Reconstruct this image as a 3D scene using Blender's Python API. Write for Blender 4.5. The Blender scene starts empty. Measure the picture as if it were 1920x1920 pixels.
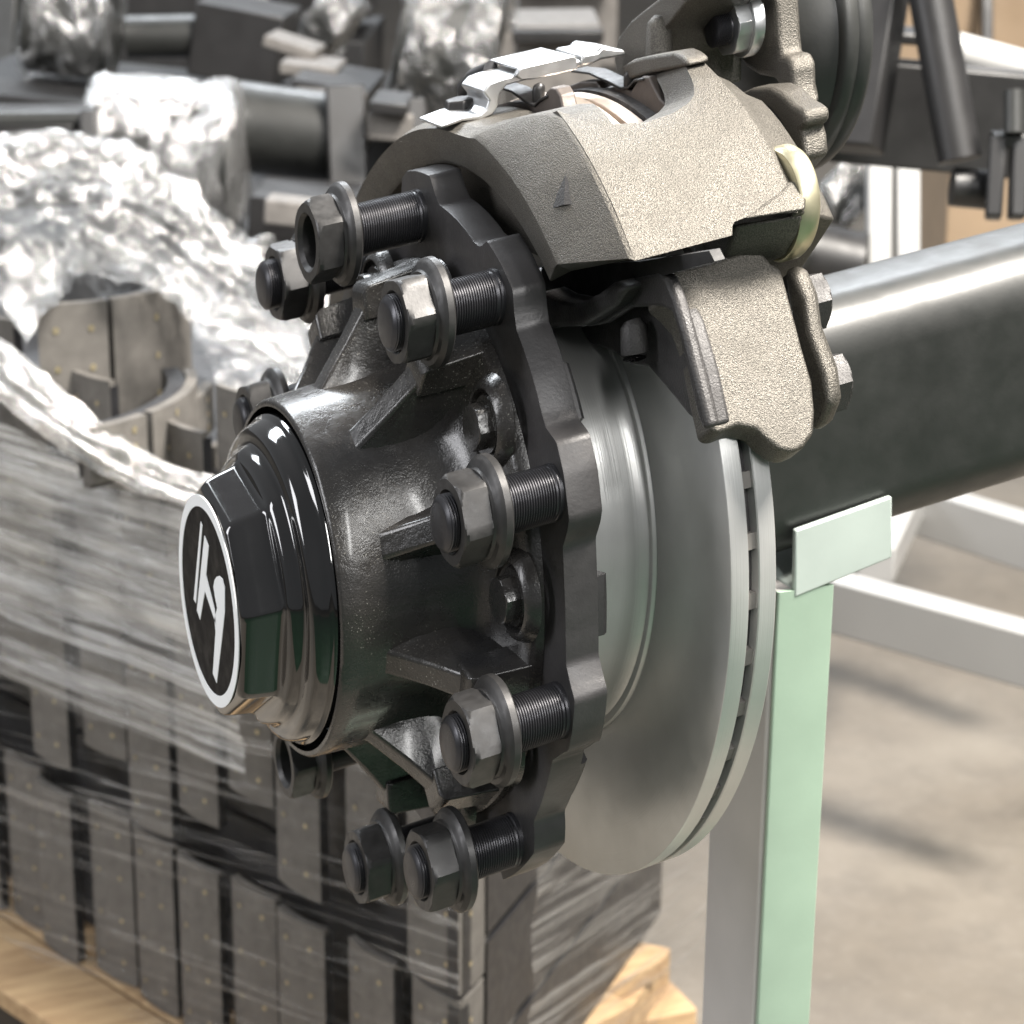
import bpy, bmesh, math, random
from mathutils import Vector, Matrix, noise
R = math.radians
rnd = random.Random(7)
scn = bpy.context.scene
col = scn.collection

# ------------------------------------------------------------------ camera
CAM = (-0.40306, -1.04162, 0.37299)
cam_d = bpy.data.cameras.new("camera")
cam = bpy.data.objects.new("camera", cam_d)
col.objects.link(cam)
cam.matrix_world = Matrix(((0.919534, 0.112155, -0.376669, CAM[0]),
                           (-0.392899, 0.285265, -0.874217, CAM[1]),
                           (0.009403, 0.951864, 0.306376, CAM[2]), (0, 0, 0, 1)))
cam_d.sensor_width = 36
cam_d.lens = 78.755
cam_d.clip_start = .05
cam_d.clip_end = 200
cam_d.dof.use_dof = True
cam_d.dof.focus_distance = 1.035
cam_d.dof.aperture_fstop = 14
cam_d.dof.aperture_blades = 7
scn.camera = cam

# ------------------------------------------------------------------ light (a factory hall: skylights and windows)
world = bpy.data.worlds.new("World")
scn.world = world
world.use_nodes = True
bg = world.node_tree.nodes["Background"]
bg.inputs[0].default_value = (0.95, 0.97, 1.0, 1)
bg.inputs[1].default_value = 0.17
scn.view_settings.view_transform = 'Standard'
scn.view_settings.look = 'None'
scn.view_settings.gamma = 1
scn.view_settings.exposure = 0.6


def area(name, loc, target, sx, sy, power, colr):
    d = bpy.data.lights.new(name, 'AREA')
    d.shape = 'RECTANGLE'; d.size = sx; d.size_y = sy; d.energy = power; d.color = colr
    o = bpy.data.objects.new(name, d)
    col.objects.link(o)
    o.location = loc
    o.rotation_euler = (Vector(target) - Vector(loc)).to_track_quat('-Z', 'Y').to_euler()
    return o


# skylight over the axle, sun-warmed
area("skylight_lamp", (1.35, -0.75, 3.0), (0.1, 0, 0.1), 0.9, 0.9, 370, (1.0, 0.94, 0.86))
# a long row of roof windows behind the stock
area("window_lamp", (0.6, 6.0, 4.2), (0.2, 0.6, 0), 7.0, 1.6, 420, (0.90, 0.95, 1.0))
# open factory door at the left
area("door_lamp", (-4.2, 1.2, 1.9), (0, 0, 0), 1.2, 2.6, 70, (0.97, 0.97, 1.0))

# two tall narrow windows high behind the photographer
area("front_window_lamp", (-1.2, -5.0, 4.3), (0, 0, 0), 0.40, 3.0, 110, (0.98, 0.97, 0.95))
area("front_window_lamp", (0.9, -5.2, 4.4), (0, 0, 0), 0.40, 3.0, 110, (0.98, 0.97, 0.95))

KZ = 0.1618961        # the axle stands slightly inclined: it climbs away from the hub


def S(p):
    return Vector((p[0], p[1], p[2] + KZ * p[0]))


# ------------------------------------------------------------------ materials
class N:
    def __init__(self, name):
        self.m = bpy.data.materials.new(name)
        self.m.use_nodes = True
        self.t = self.m.node_tree
        self.n = self.t.nodes
        self.b = self.n["Principled BSDF"]
        self.tc = self.n.new("ShaderNodeTexCoord")

    def noise(self, scale, detail=4, rough=.55, coord=None, dist=0.0):
        x = self.n.new("ShaderNodeTexNoise")
        x.inputs["Scale"].default_value = scale
        x.inputs["Detail"].default_value = detail
        x.inputs["Roughness"].default_value = rough
        x.inputs["Distortion"].default_value = dist
        self.t.links.new(coord or self.tc.outputs["Object"], x.inputs["Vector"])
        return x.outputs["Fac"]

    def mapping(self, scale=(1, 1, 1), rot=(0, 0, 0)):
        x = self.n.new("ShaderNodeMapping")
        x.inputs["Scale"].default_value = scale
        x.inputs["Rotation"].default_value = rot
        self.t.links.new(self.tc.outputs["Object"], x.inputs["Vector"])
        return x.outputs[0]

    def ramp(self, fac, stops):
        x = self.n.new("ShaderNodeValToRGB")
        e = x.color_ramp.elements
        e[0].position, e[0].color = stops[0][0], c4(stops[0][1])
        e[1].position, e[1].color = stops[-1][0], c4(stops[-1][1])
        for p, c in stops[1:-1]:
            q = e.new(p); q.color = c4(c)
        self.t.links.new(fac, x.inputs[0])
        return x.outputs[0]

    def math(self, op, a, b):
        x = self.n.new("ShaderNodeMath"); x.operation = op
        for i, v in enumerate((a, b)):
            if isinstance(v, (int, float)): x.inputs[i].default_value = v
            else: self.t.links.new(v, x.inputs[i])
        return x.outputs[0]

    def mix(self, fac, a, b, mode='MIX'):
        x = self.n.new("ShaderNodeMix"); x.data_type = 'RGBA'; x.blend_type = mode
        for i, v in ((0, fac), (6, a), (7, b)):
            if isinstance(v, (int, float)): x.inputs[i].default_value = v
            elif isinstance(v, tuple): x.inputs[i].default_value = c4(v)
            else: self.t.links.new(v, x.inputs[i])
        return x.outputs[2]

    def bump(self, h, strength, dist=.001, prev=None):
        x = self.n.new("ShaderNodeBump")
        x.inputs["Strength"].default_value = strength
        x.inputs["Distance"].default_value = dist
        self.t.links.new(h, x.inputs["Height"])
        if prev: self.t.links.new(prev, x.inputs["Normal"])
        return x.outputs[0]

    def set(self, **k):
        for a, v in k.items():
            s = self.b.inputs[{'color': 'Base Color', 'rough': 'Roughness', 'metal': 'Metallic', 'normal': 'Normal',
                               'coat': 'Coat Weight', 'coatr': 'Coat Roughness', 'spec': 'Specular IOR Level',
                               'alpha': 'Alpha', 'trans': 'Transmission Weight', 'aniso': 'Anisotropic'}[a]]
            if isinstance(v, (int, float)): s.default_value = v
            elif isinstance(v, tuple): s.default_value = c4(v)
            else: self.t.links.new(v, s)
        return self.m


def c4(c):
    if isinstance(c, (int, float)): return (c, c, c, 1)
    return tuple(c)[:3] + (1,)


def simple(name, colr, rough, metal=0, bumpscale=0, bumpstr=0, bumpd=.0005, var=0.25, varscale=40, **k):
    n = N(name)
    f = n.noise(varscale, 5)
    lo = tuple(max(0, c * (1 - var)) for c in colr); hi = tuple(c * (1 + var) for c in colr)
    k2 = dict(color=n.ramp(f, [(.3, lo), (.7, hi)]), metal=metal)
    rr = n.ramp(n.noise(varscale * 2.3, 4), [(.3, (rough * .8,) * 3), (.7, (min(1, rough * 1.25),) * 3)])
    k2['rough'] = rr
    if bumpscale: k2['normal'] = n.bump(n.noise(bumpscale, 3), bumpstr, bumpd)
    k2.update(k)
    return n.set(**k2)


def mat_cast_paint():
    n = N("black_painted_casting")
    fine = n.noise(900, 2); mid = n.noise(120, 5); big = n.noise(18, 4)
    sp = n.ramp(n.noise(1100, 1), [(.68, (0, 0, 0)), (.73, (1, 1, 1))])
    spm = n.mix(1.0, sp, n.ramp(big, [(.5, (0, 0, 0)), (.62, (1, 1, 1))]), 'MULTIPLY')
    c = n.ramp(big, [(.3, (.014, .014, .015)), (.72, (.034, .031, .028))])
    c = n.mix(spm, c, (.30, .29, .26))
    nb = n.bump(fine, .30, .0007); nb = n.bump(mid, .45, .0014, nb)
    return n.set(color=c, rough=n.ramp(mid, [(.3, (.20,) * 3), (.75, (.38,) * 3)]), normal=nb, coat=.4, coatr=.14)


def mat_caliper():
    n = N("sand_cast_caliper_iron")
    fine = n.noise(1500, 2, .55); mid = n.noise(60, 5)
    c = n.ramp(fine, [(.34, (.058, .054, .048)), (.66, (.165, .153, .133))])
    c = n.mix(n.ramp(mid, [(.35, (0, 0, 0)), (.8, (.5, .5, .5))]), c, (.090, .084, .074))
    nb = n.bump(fine, .6, .0010); nb = n.bump(mid, .2, .002, nb)
    return n.set(color=c, rough=n.ramp(n.noise(45, 5), [(.3, (.38,) * 3), (.7, (.56,) * 3)]), metal=.6, normal=nb)


def mat_disc():
    n = N("machined_disc_steel")
    # concentric turning marks about the axle
    sep = n.n.new("ShaderNodeSeparateXYZ")
    n.t.links.new(n.tc.outputs["Object"], sep.inputs[0])
    zc = n.math('SUBTRACT', sep.outputs[2], n.math('MULTIPLY', sep.outputs[0], KZ))
    rr = n.math('SQRT', n.math('ADD', n.math('MULTIPLY', sep.outputs[1], sep.outputs[1]), n.math('MULTIPLY', zc, zc)), 0)
    cb = n.n.new("ShaderNodeCombineXYZ")
    n.t.links.new(rr, cb.inputs[0]); n.t.links.new(sep.outputs[0], cb.inputs[1])
    rings = n.noise(1400, 2, .6, cb.outputs[0])
    stain = n.noise(14, 5)
    c = n.ramp(stain, [(.3, (.50, .50, .49)), (.7, (.62, .62, .61))])
    nb = n.bump(rings, .35, .0003)
    return n.set(color=c, metal=.55, rough=n.ramp(n.noise(60, 4), [(.3, (.30,) * 3), (.7, (.40,) * 3)]), normal=nb, aniso=.3)


def mat_film(name="stretch_film", white=.55, lo=.30, hi=.92, sc=(1, 1, 1), rot=(0, 0, 0), scale=9.0, rough=.2, p0=.38, p1=.66, bd=.012, dcol=(.80, .79, .76)):
    m = bpy.data.materials.new(name); m.use_nodes = True
    t = m.node_tree; t.nodes.clear()
    nd = t.nodes.new
    out = nd("ShaderNodeOutputMaterial"); tc = nd("ShaderNodeTexCoord"); mp0 = nd("ShaderNodeMapping"); mp = nd("ShaderNodeMapping")
    mp0.inputs["Rotation"].default_value = (0, 0, rot[2]); mp.inputs["Scale"].default_value = sc
    mp1 = nd("ShaderNodeMapping"); mp1.inputs["Rotation"].default_value = (0, rot[1], 0)
    t.links.new(tc.outputs["Object"], mp0.inputs[0]); t.links.new(mp0.outputs[0], mp1.inputs[0]); t.links.new(mp1.outputs[0], mp.inputs[0])
    nz = nd("ShaderNodeTexNoise"); nz.inputs["Scale"].default_value = scale
    nz.inputs["Detail"].default_value = 7; nz.inputs["Roughness"].default_value = .66; nz.inputs["Distortion"].default_value = .5
    t.links.new(mp.outputs[0], nz.inputs["Vector"])
    rp = nd("ShaderNodeValToRGB")
    rp.color_ramp.elements[0].position = p0; rp.color_ramp.elements[0].color = (lo, lo, lo, 1)
    rp.color_ramp.elements[1].position = p1; rp.color_ramp.elements[1].color = (hi, hi, hi, 1)
    t.links.new(nz.outputs[0], rp.inputs[0])
    bp = nd("ShaderNodeBump"); bp.inputs["Strength"].default_value = .8; bp.inputs["Distance"].default_value = bd
    t.links.new(nz.outputs[0], bp.inputs["Height"])
    gl = nd("ShaderNodeBsdfGlossy"); gl.inputs["Roughness"].default_value = rough
    gl.inputs["Color"].default_value = (.72, .72, .72, 1)
    df = nd("ShaderNodeBsdfDiffuse"); df.inputs["Color"].default_value = c4(dcol)
    tl = nd("ShaderNodeBsdfTranslucent"); tl.inputs["Color"].default_value = c4(dcol)
    tr = nd("ShaderNodeBsdfTransparent")
    m0 = nd("ShaderNodeMixShader"); m0.inputs[0].default_value = .45
    t.links.new(df.outputs[0], m0.inputs[1]); t.links.new(tl.outputs[0], m0.inputs[2])
    m1 = nd("ShaderNodeMixShader"); m1.inputs[0].default_value = white
    t.links.new(bp.outputs[0], gl.inputs["Normal"]); t.links.new(bp.outputs[0], df.inputs["Normal"])
    t.links.new(gl.outputs[0], m1.inputs[1]); t.links.new(m0.outputs[0], m1.inputs[2])
    m2 = nd("ShaderNodeMixShader")
    t.links.new(rp.outputs[0], m2.inputs[0]); t.links.new(tr.outputs[0], m2.inputs[1]); t.links.new(m1.outputs[0], m2.inputs[2])
    t.links.new(m2.outputs[0], out.inputs[0])
    return m


def mat_wood():
    n = N("pallet_wood")
    g = n.noise(6, 6, .6, n.mapping((2, 14, 14)))
    c = n.ramp(g, [(.3, (.30, .19, .10)), (.7, (.52, .37, .21))])
    return n.set(color=c, rough=.75, normal=n.bump(g, .3, .002))


def mat_floor():
    n = N("stained_concrete")
    a = n.noise(1.6, 7, .6); b = n.noise(9, 6, .6); f = n.noise(70, 3)
    c = n.ramp(a, [(.3, (.12, .104, .084)), (.55, (.175, .152, .124)), (.75, (.23, .205, .17))])
    c = n.mix(n.ramp(b, [(.42, (0, 0, 0)), (.7, (.55, .55, .55))]), c, (.10, .088, .074))
    c = n.mix(n.ramp(f, [(.5, (0, 0, 0)), (.75, (.2, .2, .2))]), c, (.26, .24, .21))
    return n.set(color=c, rough=.62, normal=n.bump(b, .15, .004))


M = {}
M['cast'] = mat_cast_paint()
M['caliper'] = mat_caliper()
M['disc'] = mat_disc()
M['gloss'] = simple("gloss_black_cap", (.006, .006, .0065), .085, 0, 60, .05, .0006, var=.1, coat=1.0, coatr=.04)
M['nut'] = simple("phosphated_nut_steel", (.048, .047, .047), .40, .55, 700, .12, .0003, var=.22, varscale=90)
M['thread'] = simple("black_thread_steel", (.045, .045, .05), .33, .6, 0, 0, var=.2)
M['flange'] = simple("black_flange_iron", (.050, .048, .049), .42, .25, 500, .22, .0006, var=.35, varscale=25)
M['darkcast'] = simple("dark_sand_casting", (.042, .040, .040), .48, .15, 900, .5, .0009, var=.3)
M['beam'] = simple("satin_black_beam", (.017, .018, .017), .52, 0, 500, .12, .0004, var=.2, varscale=20, coat=.35, coatr=.30)
M['zinc'] = simple("zinc_plate", (.62, .63, .64), .36, .95, 300, .08, .0003, var=.1)
M['brass'] = simple("yellow_zinc_cap", (.58, .54, .38), .38, .9, 200, .06, .0003, var=.08)
M['padsteel'] = simple("pad_backing_steel", (.10, .085, .076), .5, .5, 500, .2, .0005, var=.3)
M['rustdisc'] = simple("fresh_disc_rim", (.70, .60, .52), .42, .9, 500, .15, .0003, var=.3, varscale=60)
M['vent'] = simple("raw_vent_iron", (.055, .053, .054), .7, .3, 300, .4, .001, var=.4, varscale=80)
M['dark'] = simple("dark_iron_and_recess_shade", (.02, .02, .021), .55, .2, 300, .2, .0006)  # also painted in for the shade inside holes and gaps
M['steel'] = simple("bare_grey_green_steel", (.44, .50, .47), .42, .15, 300, .08, .0004, var=.10, varscale=12)
M['mint'] = simple("green_reflection_tint", (.29, .385, .305), .38, 0, 300, .08, .0006, var=.09, varscale=14)  # green floor reflection painted as colour; the stand itself is grey
M['greypost'] = simple("pale_grey_stand_paint", (.40, .385, .375), .45, 0, 300, .06, .0004, var=.10, varscale=9)
M['edge'] = simple("bare_cut_steel", (.55, .56, .55), .35, .8)
M['white'] = simple("white_rack_paint", (.40, .40, .395), .38, 0, 0, 0, var=.05, varscale=5)
M['badge'] = simple("badge_black", (.010, .009, .009), .6, 0, var=.05, spec=.12)
M['badgew'] = simple("badge_white", (.86, .88, .90), .5, 0, var=.02, spec=.2)
M['frame'] = simple("frame_charcoal_paint", (.018, .0175, .018), .42, .0, 200, .1, .001, var=.15, varscale=8)
M['lining'] = simple("brake_lining", (.125, .117, .107), .72, 0, 600, .3, .0006, var=.2, varscale=50)
M['shoe'] = simple("black_shoe_steel", (.022, .022, .024), .4, .1, 200, .15, .001)
M['rivet'] = simple("brass_rivet", (.44, .38, .25), .4, .6)
M['film'] = mat_film("stretch_film", .42, .02, .70, (.20, 5, 9), (0, R(9), R(68.6)), 13, .12, .53, .72, dcol=(.85, .85, .84))
M['film_r'] = mat_film("stretch_film_right", .50, .05, .70, (.18, 5, 9), (0, R(-14), R(-45)), 11, .15, .47, .72, dcol=(.8, .79, .76))
M['film2'] = mat_film("doubled_film", .62, .14, .92, (.18, 5, 9), (0, R(3), R(68.6)), 13, .12, .44, .66, dcol=(.88, .88, .87))
M['crumple'] = mat_film("crumpled_film", .42, .12, .82, (1, 1, .45), (0, R(30), 0), 46, .12, .46, .64, .008, dcol=(.62, .63, .64))
M['silver'] = mat_film("tight_film", .35, .35, .90, (1.6, 1.6, .30), (0, 0, 0), 40, .13, .38, .64, .006, dcol=(.66, .66, .66))
M['wood'] = mat_wood()
M['card'] = simple("brown_card", (.26, .19, .125), .8, 0, 60, .2, .002, var=.12, varscale=6)
M['floor'] = mat_floor()
M['green'] = simple("green_floor_paint", (.024, .062, .034), .4, 0, 20, .1, .002, var=.2, varscale=4)
M['tan'] = simple("primed_plate", (.16, .15, .14), .6, .1, 100, .1, .001)


# ------------------------------------------------------------------ mesh helpers
def finish(name, bm, m, parent=None, shear=False, smooth=40, bevel=0, seg=2, loc=None):
    if shear:
        for v in bm.verts: v.co.z += KZ * v.co.x
    bmesh.ops.recalc_face_normals(bm, faces=bm.faces)
    me = bpy.data.meshes.new(name)
    bm.to_mesh(me); bm.free()
    me.materials.append(m)
    for p in me.polygons: p.use_smooth = smooth > 0
    if smooth > 0: me.set_sharp_from_angle(angle=R(smooth))
    o = bpy.data.objects.new(name, me)
    col.objects.link(o)
    if parent: o.parent = parent
    if loc: o.location = loc
    if bevel:
        b = o.modifiers.new("bevel", 'BEVEL'); b.width = bevel; b.segments = seg
        b.limit_method = 'ANGLE'; b.angle_limit = R(28)
    return o


def empty(name, label=None, cat=None, group=None, loc=(0, 0, 0), rz=0):
    o = bpy.data.objects.new(name, None)
    col.objects.link(o); o.location = loc; o.rotation_euler = (0, 0, rz)
    o.empty_display_size = .05
    return tag(o, label, cat, group)


def tag(o, label=None, cat=None, group=None, kind=None):
    for k, v in (("label", label), ("category", cat), ("group", group), ("kind", kind)):
        if v: o[k] = v
    return o


def pol(s, r, deg):          # axle coordinates: s along the axle, radius r, angle (0 = front, 90 = up)
    a = R(deg)
    return Vector((s, -r * math.cos(a), r * math.sin(a)))


def add_rings(bm, rings, close=False, cap0=True, cap1=True):
    V = [[bm.verts.new(p) for p in ring] for ring in rings]
    n = len(V[0])
    for i in range(len(V) - 1 + (1 if close else 0)):
        a, b = V[i], V[(i + 1) % len(V)]
        for j in range(n):
            k = (j + 1) % n
            bm.faces.new((a[j], a[k], b[k], b[j]))
    if not close:
        if cap0: bm.faces.new(V[0])
        if cap1: bm.faces.new(V[-1])
    return V


def add_lathe(bm, prof, cy=0, cz=0, n=64, rfun=None, close=False, cap0=True, cap1=True):
    rings = []
    for (s, r) in prof:
        ring = []
        for j in range(n):
            a = 2 * math.pi * j / n
            rr = rfun(s, r, a) if rfun else r
            ring.append(Vector((s, cy - rr * math.cos(a), cz + rr * math.sin(a))))
        rings.append(ring)
    add_rings(bm, rings, close, cap0, cap1)


def add_prism(bm, pts, vec):
    a = [bm.verts.new(p) for p in pts]
    v = Vector(vec)
    b = [bm.verts.new(Vector(p) + v) for p in pts]
    bm.faces.new(a); bm.faces.new(b[::-1])
    n = len(a)
    for i in range(n):
        bm.faces.new((a[i], a[(i + 1) % n], b[(i + 1) % n], b[i]))


def add_box(bm, c, sx, sy, sz, rot=None):
    r = bmesh.ops.create_cube(bm, size=1)
    M4 = Matrix.Translation(c) @ (rot.to_4x4() if rot else Matrix()) @ Matrix.Diagonal((sx, sy, sz, 1))
    bmesh.ops.transform(bm, matrix=M4, verts=r['verts'])


def add_tube(bm, pts, rad, n=12):
    rings = []
    P = [Vector(p) for p in pts]
    up = Vector((0, 0, 1))
    for i, p in enumerate(P):
        d = (P[min(i + 1, len(P) - 1)] - P[max(i - 1, 0)]).normalized()
        u = d.cross(up)
        if u.length < .1: u = d.cross(Vector((0, 1, 0)))
        u.normalize(); w = u.cross(d)
        rr = rad[i] if isinstance(rad, (list, tuple)) else rad
        rings.append([p + u * rr * math.cos(2 * math.pi * j / n) + w * rr * math.sin(2 * math.pi * j / n) for j in range(n)])
    add_rings(bm, rings)


def add_grid(bm, rows, wrap=False):
    V = [[bm.verts.new(p) for p in r] for r in rows]
    for i in range(len(V) - 1):
        m = len(V[i])
        for j in range(m if wrap else m - 1):
            k = (j + 1) % m
            bm.faces.new((V[i][j], V[i][k], V[i + 1][k], V[i + 1][j]))
    return V


def add_shell(bm, rows, inward):
    """closed solid from a grid of outer points and a function giving the inner point"""
    A = [[Vector(p) for p in r] for r in rows]
    B = [[Vector(inward(p)) for p in r] for r in A]
    VA = [[bm.verts.new(p) for p in r] for r in A]
    VB = [[bm.verts.new(p) for p in r] for r in B]
    ni, nj = len(A), len(A[0])
    for i in range(ni - 1):
        for j in range(nj - 1):
            bm.faces.new((VA[i][j], VA[i][j + 1], VA[i + 1][j + 1], VA[i + 1][j]))
            bm.faces.new((VB[i][j], VB[i + 1][j], VB[i + 1][j + 1], VB[i][j + 1]))
    for i in range(ni - 1):
        for j in (0, nj - 1):
            bm.faces.new((VA[i][j], VA[i + 1][j], VB[i + 1][j], VB[i][j]))
    for j in range(nj - 1):
        for i in (0, ni - 1):
            bm.faces.new((VA[i][j], VB[i][j], VB[i][j + 1], VA[i][j + 1]))


def interp(tab, x):
    if x <= tab[0][0]: return tab[0][1]
    for (a, u), (b, v) in zip(tab, tab[1:]):
        if x <= b: return u + (v - u) * (x - a) / (b - a)
    return tab[-1][1]


def NB(): return bmesh.new()


def hexbolt(bm, s0, s1, r, cy, cz, rot, n=6, chamf=.12):
    """hexagon from s0 (free end, chamfered) to s1"""
    st = 24
    def prof(k):
        pr = []
        for j in range(st):
            a = 2 * math.pi * j / st
            t = ((a - rot) % (math.pi / 3)) - math.pi / 6
            hexr = r * math.cos(math.pi / 6) / math.cos(t)
            pr.append(min(hexr, k * r))
        return pr
    rings = []
    L = abs(s1 - s0); sg = 1 if s1 > s0 else -1
    for (s, k) in ((s0, .84), (s0 + sg * L * .01, .875), (s0 + sg * L * .045, .93), (s0 + sg * L * .11, 1.0), (s1 - sg * L * .10, 1.0), (s1, .93)):
        pr = prof(k)
        rings.append([Vector((s, cy - pr[j] * math.cos(2 * math.pi * j / st), cz + pr[j] * math.sin(2 * math.pi * j / st))) for j in range(st)])
    add_rings(bm, rings)


# ================================================================== ground
bm = NB()
add_grid(bm, [[(x, y, -.95) for x in (-14, -2, 0, 2, 6, 30)] for y in (-14, -.55, 1.5, 4, 10, 45)])
tag(finish("floor", bm, M['floor'], smooth=0), kind="structure")
bm = NB()
add_grid(bm, [[(x, y, -.946) for x in (-5, -1, 1, 3, 6)] for y in (-6, -3, -1.2, -.62)])
tag(finish("green_walkway", bm, M['green'], smooth=0), kind="structure")

# ================================================================== the axle
ax = empty("trailer_axle", "black trailer axle end with disc brake and glossy hub cap, on a pale grey stand", "axle")

# --- hub cap: eight-sided gloss black cap with a stepped round foot
def oct_r(r, a, k):           # k 0 round .. 1 full octagon
    t = ((a - R(10)) % (math.pi / 4)) - math.pi / 8
    o = r * math.cos(math.pi / 8) / math.cos(t)
    o = min(o, r * .997)
    return r * .965 * (1 - k) + o * k
capprof = [(-.1212, .0570, 1), (-.1208, .0583, 1), (-.1192, .0602, 1), (-.1170, .0615, 1), (-.1120, .0628, 1), (-.1050, .0642, 1),
           (-.1030, .0650, 1), (-.1018, .0664, .95), (-.1012, .0685, .8), (-.1003, .0710, .55), (-.0990, .0726, .4), (-.0968, .0738, .3),
           (-.0950, .0744, .2), (-.0940, .0752, .1), (-.0934, .0770, 0), (-.0930, .0795, 0), (-.0922, .0822, 0), (-.0905, .0840, 0),
           (-.0880, .0852, 0), (-.0850, .0862, 0), (-.0838, .0866, 0), (-.0832, .0880, 0), (-.0822, .0886, 0), (-.0800, .0886, 0)]
bm = NB()
rings = []
for s, r, k in capprof:
    rings.append([Vector((s, -oct_r(r, 2 * math.pi * j / 192, k) * math.cos(2 * math.pi * j / 192), oct_r(r, 2 * math.pi * j / 192, k) * math.sin(2 * math.pi * j / 192))) for j in range(192)])
add_rings(bm, rings)
cap = finish("hub_cap", bm, M['gloss'], ax, True, 62)
bm = NB()
add_lathe(bm, [(-.1218, .0545), (-.1210, .0545)], n=96)
badge = finish("badge", bm, M['badge'], cap, True, 30)
bm = NB()
add_lathe(bm, [(-.1221, .0485), (-.1221, .0545), (-.1214, .0545), (-.1214, .0485)], n=96, close=True)
finish("badge_ring", bm, M['badgew'], cap, True, 30)
for pts in ([(-0.1221,0.0079,0.04),(-0.1221,0.0051,0.0386),(-0.1221,0.023,-0.009),(-0.1221,0.027,-0.0083)],
            [(-0.1221,0.0016,0.0346),(-0.1221,-0.0058,0.0313),(-0.1221,0.0011,0.0137),(-0.1221,-0.0129,0.0001),(-0.1221,-0.015,-0.0077),(-0.1221,0.0043,0.004),(-0.1221,0.0157,-0.0156),(-0.1221,0.0214,-0.0123)],
            [(-0.1221,-0.0123,0.0119),(-0.1221,-0.0147,0.0161),(-0.1221,-0.019,0.0194),(-0.1221,-0.0239,0.0214),(-0.1221,-0.0296,0.0216),(-0.1221,-0.033,0.0182),(-0.1221,-0.0316,0.0049),(-0.1221,-0.0252,-0.0107),(-0.1221,-0.0123,-0.0402),(-0.1221,-0.0057,-0.0374),(-0.1221,-0.0135,-0.012),(-0.1221,-0.0123,-0.0052),(-0.1221,-0.018,0.0024),(-0.1221,-0.0147,0.007)]):
    bm = NB(); add_prism(bm, pts, (.0006, 0, 0))
    finish("emblem_stroke", bm, M['badgew'], cap, True, 0)

# --- hub casting
bm = NB()
add_lathe(bm, [(-.0815, .0890), (-.0815, .0912), (-.0800, .0925), (-.070, .0932), (-.055, .0940), (-.045, .0945), (-.035, .0960),
               (-.025, .0990), (-.018, .1040), (-.013, .112), (-.0100, .122), (-.0080, .133), (-.0065, .1425), (-.0040, .1455), (.004, .1460), (.004, .06)], n=128, cap0=False)
hub = finish("hub", bm, M['cast'], ax, True, 50)
# ribs standing on the barrel, one in line with each stud
S0 = 24.15
STUD = {n: 96.1536 - 36 * i for i, n in enumerate("ACEFGHIJDB")}
for i in range(10):
    a = S0 + 36 * i
    e = Vector((0, -math.cos(R(a)), math.sin(R(a)))); tt = Vector((0, math.sin(R(a)), math.cos(R(a))))
    def fin(out, rin, flare):
        q = NB(); rows = []
        for (s_, r, w) in out:
            o_ = Vector((s_, 0, 0)) + e * r; i_ = Vector((s_, 0, 0)) + e * min(rin, r - .002)
            m_ = Vector((s_, 0, 0)) + e * (rin + (r - rin) * .35 if r - rin > .006 else r - .001)
            rows.append([i_ - tt * w * flare, m_ - tt * w * (1 + (flare - 1) * .35), o_ - tt * w, o_ + tt * w, m_ + tt * w * (1 + (flare - 1) * .35), i_ + tt * w * flare])
        add_rings(q, rows)
        return q
    finish("rib", fin([(-.0605, .0925, .0058), (-.0580, .0950, .0060), (-.0440, .1140, .0064), (-.0335, .1300, .0068), (-.0320, .1370, .0070), (-.0030, .1420, .0080)], .0885, 2.0), M['cast'], hub, True, 34, .0022, 3)
    finish("rib_block", fin([(-.0345, .1360, .0092), (-.0335, .1385, .0104), (-.0310, .1405, .0108), (-.0100, .1430, .0112), (-.0030, .1445, .0118)], .1230, 1.0), M['cast'], hub, True, 34, .0018, 3)
    # bolt pocket and hexagon bolt midway between the ribs
    b = a + 18
    c = pol(0, .1335, b)
    bm = NB()
    add_lathe(bm, [(-.0060, .0235), (-.0090, .0222), (-.0118, .0198), (-.0126, .0182), (-.0122, .0172), (-.0100, .0166), (-.0070, .0164), (-.0060, .0166)], c.y, c.z, 32, close=True)
    finish("bolt_pocket", bm, M['cast'], hub, True, 40)
    bm = NB()
    add_lathe(bm, [(-.0112, .0100), (-.0112, .0140), (-.0098, .0148), (-.0075, .0148)], c.y, c.z, 32)
    hexbolt(bm, -.0185, -.0112, .0122, c.y, c.z, R(b + 12))
    finish("hub_bolt", bm, M['cast'], hub, True, 30)

# --- lobed wheel flange
tabF = [(-57.5, .1835), (-51.5, .1838), (-41.2, .1838), (-38.6, .1775), (-37.2, .1725), (-32.4, .1722), (-21.7, .1705), (-17.6, .1790), (-16.2, .1832), (-12.5, .1842), (-7.2, .1835), (-5.8, .1785), (-3.2, .1722),
        (2, .1708), (10, .1708), (15.5, .1722), (18.0, .1795), (19.6, .1828), (26, .1843), (30.8, .1828), (33.8, .1750), (36, .1740), (42, .1748), (51.0, .1748), (53.2, .1790), (55.6, .1860),
        (61, .1868), (66.8, .1862), (68.6, .1790), (71, .1770), (79, .1780), (86.5, .1785), (88.6, .1830), (90.6, .1905), (96, .1912), (100.8, .1910), (102.9, .1880), (104.2, .1770), (105.5, .1745), (115, .1740), (123, .1742), (125.5, .1800), (127, .1848), (137, .1848), (138.8, .1800), (140.5, .1735)]
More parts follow.
